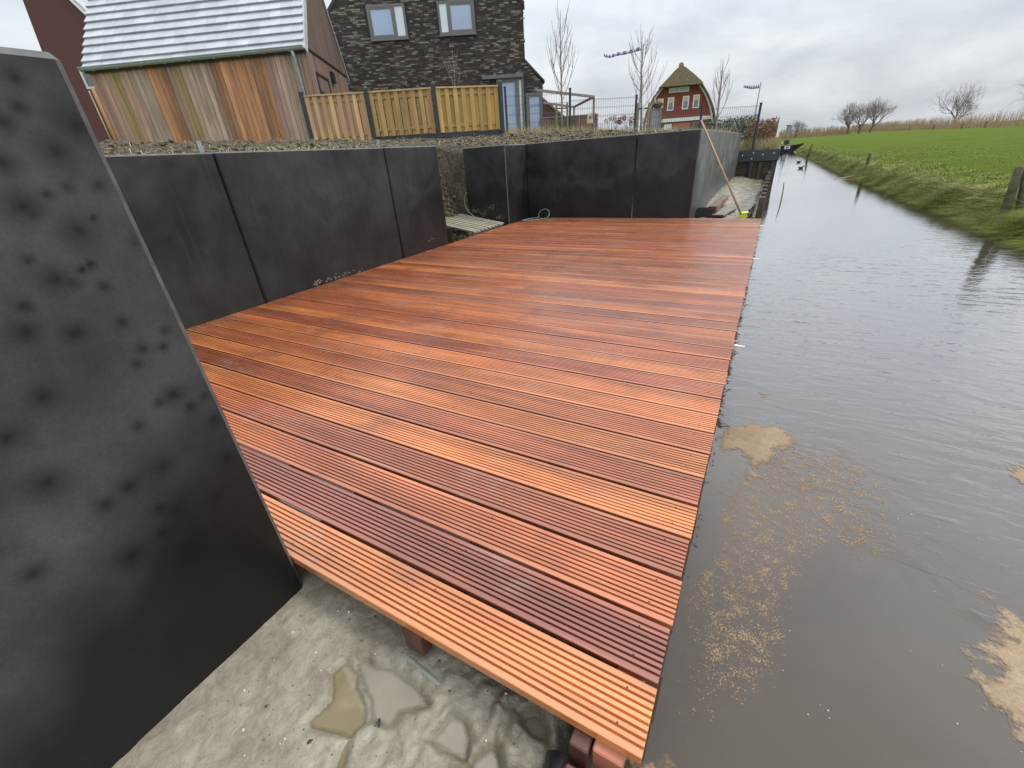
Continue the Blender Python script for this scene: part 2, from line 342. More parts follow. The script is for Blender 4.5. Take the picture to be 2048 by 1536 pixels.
def brick_mat(name, src):
    t = NT(name)
    if src == 'obj': col = t.n('ShaderNodeObjectInfo').outputs['Color']
    else: n = t.n('ShaderNodeAttribute'); n.attribute_name = 'bcol'; col = n.outputs['Color']
    v = t.vec((1, 1, 1), 'World'); f = t.noise(v, 30, 5, .7)
    c = t.mix(1, col, t.ramp(f, [(.3, .7), (.7, 1.25)]), 'MULTIPLY'); t.bump(f, .4, .006); return t.out(c, .75, .3)
M['brick'] = brick_mat('dark_brick', 'obj'); M['brick_bulk'] = brick_mat('dark_brick_bulk', 'attr')
M['mortar'] = simple('dark_mortar', (.028, .025, .023), (.05, .045, .041), 20, .9)
M['taupe'] = simple('taupe_window_frame', (.13, .125, .115), (.17, .165, .15), 6, .45)
M['white'] = simple('white_paint', (.70, .70, .68), (.80, .80, .78), 6, .45)
def glass_mat(name, c, r=.04):
    t = NT(name); v = t.vec((1, 1, 1), 'Object', True); a = t.noise(v, .8, 2)
    t.b.inputs['Coat Weight'].default_value = 1; t.b.inputs['Coat Roughness'].default_value = .02; t.b.inputs['Coat IOR'].default_value = 1.9
    return t.out(t.ramp(a, [(.3, c), (.7, tuple(min(1, q * 1.25) for q in c))]), r, .8)
M['glass'] = glass_mat('window_glass_sky', (.25, .35, .50)); M['glass_bright'] = glass_mat('window_glass_sky_bright', (.55, .63, .66)); M['glass_dark'] = glass_mat('window_glass_dark', (.06, .075, .09))  # sky reflection painted into the pale blue and bright pane colours
M['redbrick'] = simple('red_brick_render', (.19, .040, .028), (.26, .06, .042), 30, .8, .2, .01)
M['maroon'] = simple('maroon_brick', (.085, .034, .030), (.12, .05, .043), 30, .85, .2, .01)
M['thatch'] = simple('mossy_thatch', (.135, .105, .065), (.25, .20, .125), 4, .95, .8, .08, spec=.1, vscale=(3, 3, .5))
M['ridge'] = simple('ridge_tile_terracotta', (.30, .17, .09), (.40, .24, .13), 6, .8)
M['darkroof'] = simple('dark_roof_covering', (.03, .028, .028), (.055, .05, .048), 8, .7)
M['leaf_green'] = simple('clipped_box_leaf', (.03, .075, .012), (.075, .14, .025), 9, .6)
M['leaf_hedge'] = simple('hedge_leaf', (.05, .075, .025), (.10, .12, .04), 9, .7)
M['leaf_brown'] = simple('dry_beech_leaf', (.15, .078, .035), (.25, .145, .065), 9, .7)
M['flower_dry'] = simple('dried_hydrangea', (.16, .05, .03), (.30, .12, .07), 12, .8)
M['yellow'] = simple('fluorescent_yellow_plastic', (.70, .72, .02), (.82, .84, .05), 5, .4)
M['cable'] = simple('grey_green_cable', (.16, .19, .18), (.25, .28, .26), 9, .45)
M['pipe'] = simple('muddy_green_pipe', (.16, .17, .13), (.27, .28, .21), 14, .4, .3, .004)
M['cream'] = simple('cream_board', (.58, .46, .30), (.68, .56, .40), 5, .6)
def pennant_mat():
    t = NT('purple_white_pennant'); ck = t.n('ShaderNodeTexChecker'); t.L.new(t.n('ShaderNodeTexCoord').outputs['UV'], ck.inputs[0]); ck.inputs['Scale'].default_value = 1
    ck.inputs['Color1'].default_value = (.20, .15, .34, 1); ck.inputs['Color2'].default_value = (.66, .62, .74, 1); return t.out(ck.outputs[0], .7)
M['pennant'] = pennant_mat()
M['slate_blue'] = simple('blue_grey_cladding', (.16, .19, .25), (.22, .25, .31), 3, .6)
M['bird'] = simple('dark_plumage', (.02, .02, .02), (.045, .04, .038), 30, .6)

# ================================================================== THE SETTING
WZ = -.25
def grid(name, xs, ys, zf, m, keep=None, smooth=True):
    vs = []; idx = {}; fs = []
    nx, ny = len(xs), len(ys)
    for j in range(ny - 1):
        for i in range(nx - 1):
            if keep and not keep((xs[i] + xs[i + 1]) / 2, (ys[j] + ys[j + 1]) / 2): continue
            q = []
            for a, b in ((i, j), (i + 1, j), (i + 1, j + 1), (i, j + 1)):
                if (a, b) not in idx:
                    p = zf(xs[a], ys[b]); p = p if isinstance(p, tuple) else (xs[a], ys[b], p)
                    idx[(a, b)] = len(vs); vs.append(p)
                q.append(idx[(a, b)])
            fs.append(tuple(q))
    me = bpy.data.meshes.new(name); me.from_pydata(vs, [], fs); me.materials.append(m)
    if smooth:
        for p in me.polygons: p.use_smooth = True
    o = bpy.data.objects.new(name, me); COL.objects.link(o); ORG[o.name] = Vector((0, 0, 0)); return o
def fr(a, b, st):
    n = max(1, round((b - a) / st)); return [a + (b - a) * i / n for i in range(n + 1)]
def bank_x(y):
    pts = ((-8, 3.1), (7.7, 2.88), (9.3, 2.83), (11.5, 2.70), (19.7, 2.38), (28.6, 2.2), (49, 1.62), (58, 1.3), (64, -.3), (900, -.3))
    for (a, p), (b, q) in zip(pts, pts[1:]):
        if y <= b: return p + (q - p) * (y - a) / (b - a)
    return -.3

# water
tag(grid('canal_water', fr(-.45, 4.5, .5), [-8, -4] + fr(-2, 30, 1) + [45, 70], lambda x, y: WZ, M['water']), 'murky brown ditch water reflecting the overcast sky', kind='structure')

# meadow on the far side of the ditch
def field_z(x, y):
    d = x - bank_x(y); n = fbm(x * 2.1, y * 2.1, 3) * .04 + fbm(x * .5, y * .5) * .05
    return -.42 + .46 * ss(-.12, .42, d + fbm(x * 1.5, y * 1.5, 8) * .12) + .10 * ss(.4, 3, d) + n * ss(0, .6, d) 
def field_p(i, y):
    d = FO[i]; x = bank_x(y) + d; return (x, y, field_z(x, y))
FO = fr(-.2, 1.2, .07) + fr(1.35, 4, .22) + [4.6, 5.4, 6.5, 8, 10, 13, 17, 22, 28, 36, 46, 60, 90, 150, 300, 700]
FY = fr(-8, 5, 1) + fr(5.2, 24, .14) + fr(24.5, 45, .6) + [48, 52, 56, 60, 64, 70, 80, 95, 115, 150, 200, 280, 400, 600, 1000]
tag(grid('meadow', list(range(len(FO))), FY, lambda i, y: field_p(i, y), M['field']), 'short bright green meadow across the ditch', kind='structure')

# land on this side
def wall_d(x, y):
    a = math.hypot(max(0, -3.97 - x), max(0, y - 7.75)) if x < -3.97 else max(0, y - 7.75)
    return min(a, max(0, -1.12 - x)) if y > 7.75 else max(0, -3.97 - x)
def left_z(x, y):
    z = 1.15 + min(.46, .085 * wall_d(x, y))
    if y > 16: z = z + (.70 + (z - .70) * ss(.6, 3.6, -x) - z) * ss(16, 16.6, y)
    z = z + (.35 - z) * ss(60, 110, y)
    if -6.1 < x < -3.6 and 4.6 < y < 7.2:
        k = ss(4.9, 5.12, y) * (1 - ss(6.9, 6.98, y)); zz = -.22 + 1.42 * ss(4.62, 5.5, -x - .18 * fbm(x, y * 2, 1)); zz += .10 * fbm(x * 4, y * 4, 3) + .05 * fbm(x * 11, y * 11, 3); z = z + (min(z, zz) - z) * k
    return z
def soil_z(x, y):
    n = fbm(x * 1.7, y * 1.7, 2) * .05 + fbm(x * 5, y * 5, 5) * .045 + abs(fbm(x * 9, y * 9, 9)) * .05
    return left_z(x, y) + n * (.35 + .65 * ss(.05, .5, wall_d(x, y)))
def soil_keep(x, y): return (x < -3.97 and y < 7.75) or (y >= 7.75 and y < 16.5 and x < -1.12) or (y >= 16.5 and x < -.16) or (5.02 < y < 6.83 and x < -3.86)
tag(grid('garden_soil', fr(-14, -6, .14) + fr(-5.93, -3.0, .06) + fr(-2.9, -.1, .1), fr(-1, 4.8, .12) + fr(4.86, 7.8, .06) + fr(7.9, 17.5, .1) + fr(17.7, 26, .4), soil_z, M['soil'], soil_keep), 'dark clumpy soil filled up behind the black wall', kind='structure')
LX = [-700, -300, -120, -60, -40, -30, -24, -18, -14, -11, -8, -6, -4, -3, -2, -1.2, -.6, -.16]; LY = [-60, -30, -10, 0, 5, 8, 12, 16.5, 20, 26, 34, 45, 60, 64, 75, 90, 110, 150, 250, 500, 1000]
tag(grid('garden_land', LX, LY, lambda x, y: left_z(x, y) - .06 - (.5 if y < 16 and x > -13.5 else 0), M['field'], lambda x, y: (y > 16.5) or x < -13), 'grassy land beyond the gardens', kind='structure')

# near mud with puddles
PUD = [('puddle_tan', 'brown muddy puddle left of the pale grey one on the mud', [(700, 1325), (722, 1345), (718, 1375), (735, 1410), (735, 1445), (705, 1480), (690, 1545), (662, 1545), (690, 1480), (620, 1462), (612, 1445), (660, 1400), (662, 1345), (690, 1322)]),
       ('puddle_grey', 'largest pale grey puddle in the middle of the mud', [(706, 1326), (735, 1316), (752, 1330), (790, 1335), (840, 1375), (862, 1415), (802, 1428), (780, 1465), (740, 1442), (738, 1405), (724, 1372)]),
       ('puddle_grey', 'leaf shaped grey puddle mirroring the sky beside the muddy pipe', [(905, 1428), (932, 1438), (944, 1475), (937, 1532), (900, 1515), (854, 1482)]),
       ('puddle_dark', 'dark brown puddle close under the front deck board', [(1040, 1430), (1075, 1422), (1099, 1450), (1104, 1494), (1065, 1482), (1042, 1455)]),
       ('puddle_grey', 'grey puddle cut off by the bottom edge of the photo', [(985, 1488), (1002, 1510), (1008, 1560), (935, 1560), (945, 1520)])]
PUDXY = [[(q.x, q.y) for q in (az(a, b, -.14) for a, b in pts)] for _, _, pts in PUD]
def sdp(x, y, poly):          # positive inside
    ins = False; dm = 1e9; n = len(poly)
    for i in range(n):
        x0, y0 = poly[i]; x1, y1 = poly[(i + 1) % n]
        if (y0 > y) != (y1 > y) and x < (x1 - x0) * (y - y0) / (y1 - y0) + x0: ins = not ins
        dx, dy = x1 - x0, y1 - y0; t = max(0, min(1, ((x - x0) * dx + (y - y0) * dy) / (dx * dx + dy * dy + 1e-12)))
        dm = min(dm, math.hypot(x - x0 - t * dx, y - y0 - t * dy))
    return dm if ins else -dm
def pud(x, y): return max(sdp(x, y, p) for p in PUDXY)
def mud_z(x, y):
    rough = .35 + .65 * ss(-.75, -.45, x)
    b = -.129 + (fbm(x * 6, y * 6, 1) * .011 + abs(fbm(x * 13, y * 13, 4)) * .012 + abs(fbm(x * 27, y * 27, 6)) * .007) * rough * (1 + .5 * ss(-.6, -.35, x))
    b += .012 * ss(.3, .0, abs(x + .25)) * abs(fbm(x * 14, y * 14, 12)) - .045 * ss(-.24, -.15, x)
    if -.95 < x < -.1 and 0 < y < .55:
        s = pud(x, y) + fbm(x * 40, y * 40, 2) * .004; k = ss(-.012, .016, s); b = b * (1 - k) - .149 * k
    return b
mud_x = fr(-1.25, -.06, .0075); mud_y = fr(-.4, .62, .0075)
tag(grid('mud_ground', mud_x, mud_y, mud_z, M['mud']), 'wet grey mud in front of the deck', kind='structure')
for k, ((m, lab, _), poly) in enumerate(zip(PUD, PUDXY)):
    def pk(x, y, k=k):
        if not (-1 < x < -.1 and -.1 < y < .6): return False
        ds = [sdp(x, y, p) for p in PUDXY]; return ds[k] > -.018 and ds[k] == max(ds)
    o = grid('puddle', mud_x, mud_y, lambda x, y: -.1415, M[m], pk); edge_attr(o, lambda x, y, poly=poly: sdp(x, y, poly))
    tag(o, lab, kind='structure')
tag(grid('ground_under_deck', fr(-4.2, -.1, .4), fr(.6, 7.5, .5), lambda x, y: -.19, M['mud']), 'mud underneath the deck', kind='structure')
def strip_z(x, y): return -.09 + fbm(x * 4, y * 4, 2) * .03 + abs(fbm(x * 11, y * 11, 7)) * .025 + .10 * ss(-.35, -.95, x) * ss(8.5, 12, y) - .04 * ss(-.3, -.1, x)
tag(grid('mud_strip', fr(-1.03, -.06, .045), fr(7.45, 16.6, .06), strip_z, M['mud']), 'pale grey mud strip between wall and piles behind the deck', kind='structure')

# ================================================================== THE DECK
deck = thing('timber_deck', (-1.95, 4, -.19), 'reddish hardwood deck of ribbed boards beside the ditch', 'deck')
def board_mesh(under=.0075):
    L = 3.85; w = .1388; th = .028; n = 9; mrg = .0030; pit = (w - 2 * mrg) / n; g = .0046; dep = .0095
    pr = [(under, -th), (under, -.012), (0, -.0032), (.0008, -.001), (.0026, 0)]
    for k in range(n + 1):
        if 0 < k < n:
            c = mrg + k * pit; pr += [(c - g / 2 - .0009, 0), (c - g / 2 + .0004, -dep), (c + g / 2 - .0004, -dep), (c + g / 2 + .0009, 0)]
    pr += [(w - .0026, 0), (w - .0008, -.001), (w, -.0032), (w - under, -.012), (w - under, -th)]
    m = len(pr); b = MB()
    for x in (0, L):
        for y, z in pr: b.v.append(Vector((x, y, z)))
    for k in range(m): b.f.append((k, (k + 1) % m, m + (k + 1) % m, m + k))
    b.f.append(tuple(reversed(range(m)))); b.f.append(tuple(range(m, 2 * m)))
    return b.mesh('deck_board', M['deck'])
dbm = board_mesh(); dbm0 = board_mesh(0.0004)      # sides undercut to keep the gaps between boards in shade; the front one is square
OR, MO, ME, RE, DK, GY = (.55, .190, .058), (.48, .160, .053), (.44, .140, .050), (.395, .118, .048), (.325, .098, .052), (.40, .145, .070)
seq = [OR, DK, ME, RE, OR, RE, MO, ME, MO, MO, RE, OR, RE, ME, ME, MO, GY, MO, GY, ME, RE, OR, ME, MO, GY, ME, RE, MO, ME, RE, OR, ME, RE, GY, ME, ME, RE, MO, ME, GY, MO, ME, RE, MO, ME, GY, MO, ME]
NB = 48; PIT = .1493; Y0 = .4145
for k in range(NB):
    j = lambda a: random.uniform(-a, a)
    c = jit(seq[k], 0.075)
    inst('deck_board', dbm if k else dbm0, deck, (-3.864 + j(.003), Y0 + k * PIT + j(.0012), j(.0010)), 0, c, rot=(0, 0, j(.0007)))
jx = [-3.75, -3.2, -2.65, -2.1, -1.55, -1.165, -.635, -.107]
for x in jx:
    e = Y0 - (.02 if x > -.2 else -.004 + random.uniform(0, .02)); w = .062
    MB().box((x, e, -.105), (x + w, Y0 + NB * PIT - .02, -.0295)).build('joist', M['hardwood_dark' if x < -.2 else 'hardwood_red'], deck, bevel=.003)
MB().box((-.155, Y0 - .03, -.26), (-.113, Y0 + NB * PIT - .03, -.034)).build('edge_beam', M['hardwood_dark'], deck, bevel=.003)
sb = MB()
for k in range(NB):
    for x in jx:
        for yy in (.036, .110):
            cx, cy, r = x + .03 + random.uniform(-.006, .006), Y0 + k * PIT + yy, .0024; z = .0013; i = len(sb.v)
            sb.v += [Vector((cx + r * math.cos(a * 1.047), cy + r * math.sin(a * 1.047), z)) for a in range(6)]; sb.f.append(tuple(range(i, i + 6)))
tag(sb.build('screw_heads', M['black'], deck, recalc=False), kind='stuff')
for k, (px, py) in enumerate(((1478, 692), (1512, 518), (1521, 452))):      # pale fittings on the water side
    p = az(px, py, -.012); MB().tube([(-.02, p.y, -.012), (.004, p.y, -.012), (.012, p.y, -.012), (.045, p.y + .004, -.013)], [.008, .008, .005, .004], 8).build('fitting', M['white'], deck, smooth=True)

# black concrete wall elements: A->B is the visible face's foot line, the body lies behind it
def wall_panel(A, B, z0, z1, t, m, label, cut=False, group=None, side=1, edge=False):
    A, B = Vector((A[0], A[1], 0)), Vector((B[0], B[1], 0)); d = (B - A).normalized(); n = Vector((-d.y, d.x, 0)) * side
    r = thing('concrete_panel', A + Vector((0, 0, z0)), label, 'wall panel', group)
    L = (B - A).length
    pr = [(0, z0), (L, z0), (L, z1 - .012), (L - .004, z1), (0, z1)]
    pr = [(0, z0), (L, z0), (L, z1), (0, z1)]
    b = MB().prism([A + d * u + Vector((0, 0, z)) for u, z in pr], n * t)
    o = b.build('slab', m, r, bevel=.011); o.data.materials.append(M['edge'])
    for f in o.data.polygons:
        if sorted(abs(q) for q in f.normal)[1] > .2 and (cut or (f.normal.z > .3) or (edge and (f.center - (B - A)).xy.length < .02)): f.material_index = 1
    return r, o, d, n
G = 'black concrete wall panels along the left edge of the deck'
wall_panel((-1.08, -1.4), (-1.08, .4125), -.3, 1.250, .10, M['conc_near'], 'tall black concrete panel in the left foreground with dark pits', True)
SP_ = [(37, 95, 1), (50, 168, 1), (10, 208, 1.2), (190, 215, 2.4), (140, 280, 2.2), (5, 310, 1.6), (170, 370, .8), (250, 367, .9), (120, 388, .8), (88, 440, .9), (235, 450, .7), (340, 508, .8), (70, 553, .8), (140, 600, 1.8), (182, 612, .9), (205, 580, .5), (228, 565, .5), (262, 622, .7), (62, 672, .9), (65, 735, 1.4), (188, 740, 1.2), (308, 710, .7), (358, 778, .7), (412, 773, .7), (345, 818, .7), (417, 730, .7), (110, 898, 1.5), (435, 893, 1.5), (403, 912, .8), (480, 925, .9), (515, 897, .7), (540, 957, 1.1), (348, 973, .9), (410, 1075, 1.2), (572, 1053, 1.1), (120, 1115, 2), (325, 1127, 1.1), (268, 1170, 1.0), (403, 1180, .9), (447, 1182, .9), (545, 1152, 1.0), (410, 1242, .9), (672, 1243, .7), (330, 1300, 1.8), (470, 1295, 1.9), (80, 1345, 1.5), (640, 1090, .8), (20, 1000, 1.6), (200, 480, 2.4), (60, 420, 2.2)]
SPOT = [(ax(a / 1.26, 80 + b / 1.26, -1.08), r * .0125) for a, b, r in SP_]; SPOT = [(p.y, p.z, max(.009, r * (p - CAMP).length)) for p, r in SPOT]
def spot(x, y, z):
    v = 0
    for sy, sz, r in SPOT:
        d2 = ((y - sy) ** 2 + (z - sz) ** 2) / (r * r)
        if d2 < 9: v = max(v, .62 * math.exp(-d2 * .9) + .55 * math.exp(-d2 * 22))
    return v
pn = [o for o in bpy.data.objects if o.get('label', '').startswith('tall black concrete panel')][0]; gv = MB(); ys_ = fr(-1.385, .400, .0075); zs_ = fr(-.29, 1.237, .0075)
for y in ys_:
    for z in zs_: gv.v.append(Vector((-1.0794, y, z)))
nz = len(zs_); gv.f = [(a * nz + b, (a + 1) * nz + b, (a + 1) * nz + b + 1, a * nz + b + 1) for a in range(len(ys_) - 1) for b in range(nz - 1)]
fc = gv.build('cast_face', M['conc_near'], pn, recalc=False); at_ = fc.data.attributes.new('spot', 'FLOAT', 'POINT'); at_.data.foreach_set('value', [spot(*q) for q in gv.v])
def strip(r, p, d, z0=1.19, z1=1.30):
    p = Vector(p); MB().obox(p + Vector((0, 0, z0)), d * .035, Vector((-.006, 0, 0)), Vector((0, 0, z1 - z0))).build('galvanised_strip', M['galv'], r)
LWX = -3.87; gp = .009
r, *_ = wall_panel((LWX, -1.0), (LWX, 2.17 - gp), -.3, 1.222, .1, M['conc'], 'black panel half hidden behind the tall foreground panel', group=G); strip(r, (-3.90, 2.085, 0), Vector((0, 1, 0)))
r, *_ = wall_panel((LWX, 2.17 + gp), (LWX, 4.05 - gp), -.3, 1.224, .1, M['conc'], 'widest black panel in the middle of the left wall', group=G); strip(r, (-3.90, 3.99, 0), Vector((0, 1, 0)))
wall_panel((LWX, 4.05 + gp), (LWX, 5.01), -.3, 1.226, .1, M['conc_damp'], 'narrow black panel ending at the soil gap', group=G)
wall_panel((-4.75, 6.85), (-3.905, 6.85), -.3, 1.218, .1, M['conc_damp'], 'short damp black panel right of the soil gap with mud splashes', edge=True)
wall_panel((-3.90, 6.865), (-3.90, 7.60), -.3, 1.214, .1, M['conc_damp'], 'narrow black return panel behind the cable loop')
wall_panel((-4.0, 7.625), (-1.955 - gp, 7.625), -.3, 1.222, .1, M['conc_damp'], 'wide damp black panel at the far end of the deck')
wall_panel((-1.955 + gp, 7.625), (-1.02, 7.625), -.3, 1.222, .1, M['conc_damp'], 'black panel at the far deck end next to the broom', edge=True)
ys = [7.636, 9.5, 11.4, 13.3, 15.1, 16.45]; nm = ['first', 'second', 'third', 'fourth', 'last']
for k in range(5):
    wall_panel((-1.014, ys[k] + .004), (-1.014, ys[k + 1] - .004), -.3, 1.219 - .004 * k, .1, M['conc_sheen'], f'{nm[k]} grey sheened panel counted from the broom along the receding side wall', group='grey panels of the receding side wall')
# mud splashes on the short panel and by the deck
sp = MB()
for (u, z, k) in ((-4.62, .22, 30), (-4.42, .16, 40), (-4.25, .27, 22), (-4.1, .1, 20)):
    for _ in range(k):
        x, zz, s = u + random.gauss(0, .05), z + random.gauss(0, .022), random.uniform(.003, .011); sp.quad((x - s, 6.8488, zz - s * .5), (x + s * .8, 6.8488, zz - s * .4), (x + s, 6.8488, zz + s * .5), (x - s * .6, 6.8488, zz + s * .6))
for (u, z, k, sd_) in ((2.75, .035, 26, .03), (3.0, .03, 40, .09), (3.35, .02, 8, .03), (4.6, .12, 8, .05)):
    for _ in range(k):
        y, zz, s = u + random.gauss(0, sd_), z + random.gauss(0, .012), random.uniform(.003, .010); sp.quad((-3.8688, y - s, zz - s * .5), (-3.8688, y + s * .8, zz - s * .4), (-3.8688, y + s, zz + s * .5), (-3.8688, y - s * .6, zz + s * .6))
tag(sp.build('mud_splashes', M['mud'], recalc=False), 'dried pale mud splashes on the black panels', 'mud', kind='stuff')

# ================================================================== PILING, REVETMENT AND SMALL THINGS ROUND THE DECK
def pile(y, x0, x1, z1, w, label, group, z0=-.7):
    r = thing('timber_pile', (x0, y, WZ), label, 'pile', group); h = w / 2
    MB().hexa([(x0, y - h, z0), (x1, y - h, z0), (x1, y + h, z0), (x0, y + h, z0), (x0, y - h, z1), (x1, y - h, z1 - .006), (x1, y + h, z1 - .004), (x0, y + h, z1 + .004)]).build('shaft', M['oldwood'], r, bevel=.004)
    MB().box((x0 + .006, y - h + .006, z1 - .003), (x1 - .006, y + h - .006, z1 + .006)).build('cut_top', M['bark'], r, bevel=.003)
PY = [8.45, 9.15, 10.05, 10.9, 11.75, 12.6, 13.5, 14.4, 15.3]
for k, y in enumerate(PY): pile(y, -.105 + random.uniform(-.01, .01), -.02, .19 + random.uniform(-.02, .015), .10, ['nearest brown pile behind the deck at the water edge', 'second brown pile behind the deck at the water edge', 'third brown pile behind the deck at the water edge', 'fourth brown pile behind the deck at the water edge', 'fifth brown pile behind the deck at the water edge', 'sixth brown pile behind the deck at the water edge', 'seventh brown pile behind the deck at the water edge', 'eighth brown pile behind the deck at the water edge', 'farthest brown pile before the dark timber bulkhead'][k], 'brown piles at the water edge')
r = thing('edge_boarding', (-.12, 7.5, WZ), 'low brown boards lining the mud strip behind the piles', 'boarding')
for k in range(5): MB().box((-.142, 7.58 + k * 1.78, -.6), (-.108, 7.58 + k * 1.78 + 1.77, .02 + random.uniform(-.03, .03))).build('board', M['oldwood'], r, bevel=.004)
fb = MB()
for i in range(13):
    for j_ in range(5): fb.v.append(Vector((-.16 - .02 * j_ + .02 * math.sin(i * 1.7 + j_), 7.75 + i * .1, .04 - .035 * j_ + .03 * math.sin(i * 2.3 + j_ * 1.4) + .02 * math.cos(i * 4.1))))
    if i:
        for j_ in range(4): a = (i - 1) * 5 + j_; fb.f.append((a, a + 1, a + 6, a + 5))
tag(fb.build('crumpled_foil', M['black'], recalc=False), 'crumpled black foil tucked behind the first pile', 'foil')
# near end of the sheet piling under the deck corner
for k, (y0, y1, x0, x1, z1, lab) in enumerate(((.16, .372, -.105, -.035, -.075, 'wet dark brown plank end below the front deck corner'), (-.3, .155, -.108, -.04, -.08, 'dark plank nearest the camera at the foot of the deck'), (.19, .366, -.152, -.109, -.068, 'narrow brown plank beside the black foil at the deck corner'))):
    r = thing('sheet_pile_plank', (x0, y0, WZ), lab, 'plank'); MB().box((x0, y0, -.7), (x1, y1, z1)).build('plank', M['hardwood_dark'], r, bevel=.004)
    MB().box((x0 + .008, y0 + .008, z1 - .002), (x1 - .008, y1 - .008, z1 + .002)).build('worn_top', M['hardwood_dark'], r)
fo = MB()
for k in range(9):
    y = .02 + k * .045
    p = [(-.158 - .004 * math.sin(k * 2.1), y, -.072 + .006 * math.sin(k * 1.3)), (-.178 + .006 * math.sin(k * 3.1), y, -.080 + .008 * math.cos(k * 1.9)), (-.196 + .006 * math.cos(k * 1.2), y, -.125 + .01 * math.sin(k)), (-.21, y, -.18)]
    fo.v += [Vector(q) for q in p]
    if k:
        for j in range(3): a = (k - 1) * 4 + j; fo.f.append((a, a + 1, a + 5, a + 4))
tag(fo.build('pond_liner', M['black'], smooth=True), 'glossy black liner sheet folded along the plank edge', 'liner')

# dark timber bulkhead at the end of the mud strip
bh = thing('timber_bulkhead', (-.5, 16.5, WZ), 'dark timber bulkhead with heavy beam closing the mud strip', 'bulkhead')
MB().box((-1.02, 16.40, .42), (.09, 16.56, .735)).build('beam', M['steel_dark'], bh, bevel=.008)
for k in range(5): MB().box((-1.05, 16.53, -.5 + k * .19), (.03, 16.57, -.5 + (k + 1) * .19 - .004)).build('plank', M['oldwood'], bh, bevel=.004)
MB().box((-1.05, 16.572, -.6), (.03, 16.60, .7)).build('backing', M['oldwood'], bh)
for x in (-.62, -.36, -.03): MB().box((x - .05, 16.44, -.7), (x + .05, 16.527, .415)).build('post', M['oldwood'] if x != -.03 else M['steel_dark'], bh, bevel=.006)
for x, z in ((-.9, .6), (-.35, .6), (-.06, .62), (-.61, .66), (-.63, .5)): MB().tube([(x, 16.40, z), (x, 16.383, z)], .018, 8).build('bolt', M['white'], bh)
qy = [16.57, 22, 28, 35, 43, 52]
bq = thing('timber_quay', (.06, 17, WZ), 'dark plank quay running away along the left bank', 'quay')
for a, b in zip(qy, qy[1:]):
    MB().box((.02, a, -.7), (.07, b - .02, .5)).build('plank_wall', M['oldwood'], bq, bevel=.004); MB().box((-.06, a, .5), (.1, b - .02, .69)).build('cap_beam', M['steel_dark'], bq, bevel=.008)

# broom, box and offcuts behind the deck
b0 = az(1478, 432, -.0) ; b0 = Vector((-.295, 7.86, .0)); b1 = ay(1402, 240, 7.93)
br = thing('broom', b0, 'broom with wooden handle leaning on the wall corner', 'broom')
d = (b1 - b0)
MB().tube([b0 + d * .02, b0 + d * .5, b1], [.0145, .014, .013], 10).build('handle', M['handle'], br, True, col=(.42, .285, .18))
hd = MB(); c = b0 + Vector((.02, .02, .005))
hd.obox(c + Vector((-.07, -.02, -.005)), (.14, .03, .02), (-.012, .055, 0), (0, 0, .04)); hd.build('head', M['yellow'], br, bevel=.012)
bb = MB()
for i in range(60): p = c + Vector((-.06 + .12 * random.random(), -.02 + .06 * random.random(), -.01)); p += Vector((0, (p.x - c.x) * .22, 0)); bb.tube([p, p + Vector((random.uniform(-.012, .012), random.uniform(-.012, .012), -.055))], [.003, .002], 3)
bb.build('bristles', M['yellow'], br)
p = az(1405, 432, -.06)
bx = thing('black_bucket_lid', p, 'small open black plastic box on the mud by the wall', 'box'); bx.name = 'plastic_box'; ORG['plastic_box'] = Vector(p)
o_ = Vector((p.x - .11, p.y - .08, -.08)); u_, v_ = Vector((.26, .03, 0)), Vector((-.02, .2, 0))
MB().obox(o_, u_, v_, (0, 0, .012)).build('bottom', M['black'], bx)
for a, l, t in ((o_, u_, v_.normalized() * .012), (o_ + v_ * .94, u_, v_.normalized() * .012), (o_ + v_.normalized() * .0125, v_ * .87, u_.normalized() * .012), (o_ + u_ * .954 + v_.normalized() * .0125, v_ * .87, u_.normalized() * .012)): MB().obox(a + Vector((0, 0, .0125)), l, t, (0, 0, .13)).build('side', M['black'], bx, bevel=.003)
def plank(name, a, b, w, h, m, lab, col, cat='plank'):
    a, b = Vector(a), Vector(b); r = thing(name, a, lab, cat); x = (b - a); side = x.cross(Vector((0, 0, 1))).normalized()
    k = MB(); n = 5
    for i in range(n + 1):
        q = a + x * i / n; ww = w / 2 * (1 + .04 * math.sin(i * 2.1)); k.v += [q - side * ww, q + side * ww, q + side * ww + Vector((0, 0, h)), q - side * ww + Vector((0, 0, h))]
        if i:
            for j in range(4): p0 = (i - 1) * 4 + j; p1 = (i - 1) * 4 + (j + 1) % 4; k.f.append((p0, p1, p1 + 4, p0 + 4))
    k.f.append((3, 2, 1, 0)); k.f.append(tuple(n * 4 + j for j in range(4)))
    k.build('timber', m, r, bevel=.004, col=col); e = MB(); q = a - x.normalized() * .0015; e.quad(q - side * w * .46 + Vector((0, 0, h * .06)), q + side * w * .46 + Vector((0, 0, h * .06)), q + side * w * .46 + Vector((0, 0, h * .94)), q - side * w * .46 + Vector((0, 0, h * .94))).build('end_grain', M['hardwood_dark'], r); return r
plank('timber_offcut', az(1424, 424, .0), az(1449, 402, .0) + Vector((0, 0, .02)), .13, .09, M['grey_wood'], 'thick brown timber offcut lying askew on the mud by the side wall', (.20, .13, .09))
plank('loose_plank', az(1432, 433, -.06), az(1462, 416, -.06), .24, .03, M['grey_wood'], 'flat grey plank on the mud beside the broom head', (.24, .215, .17))
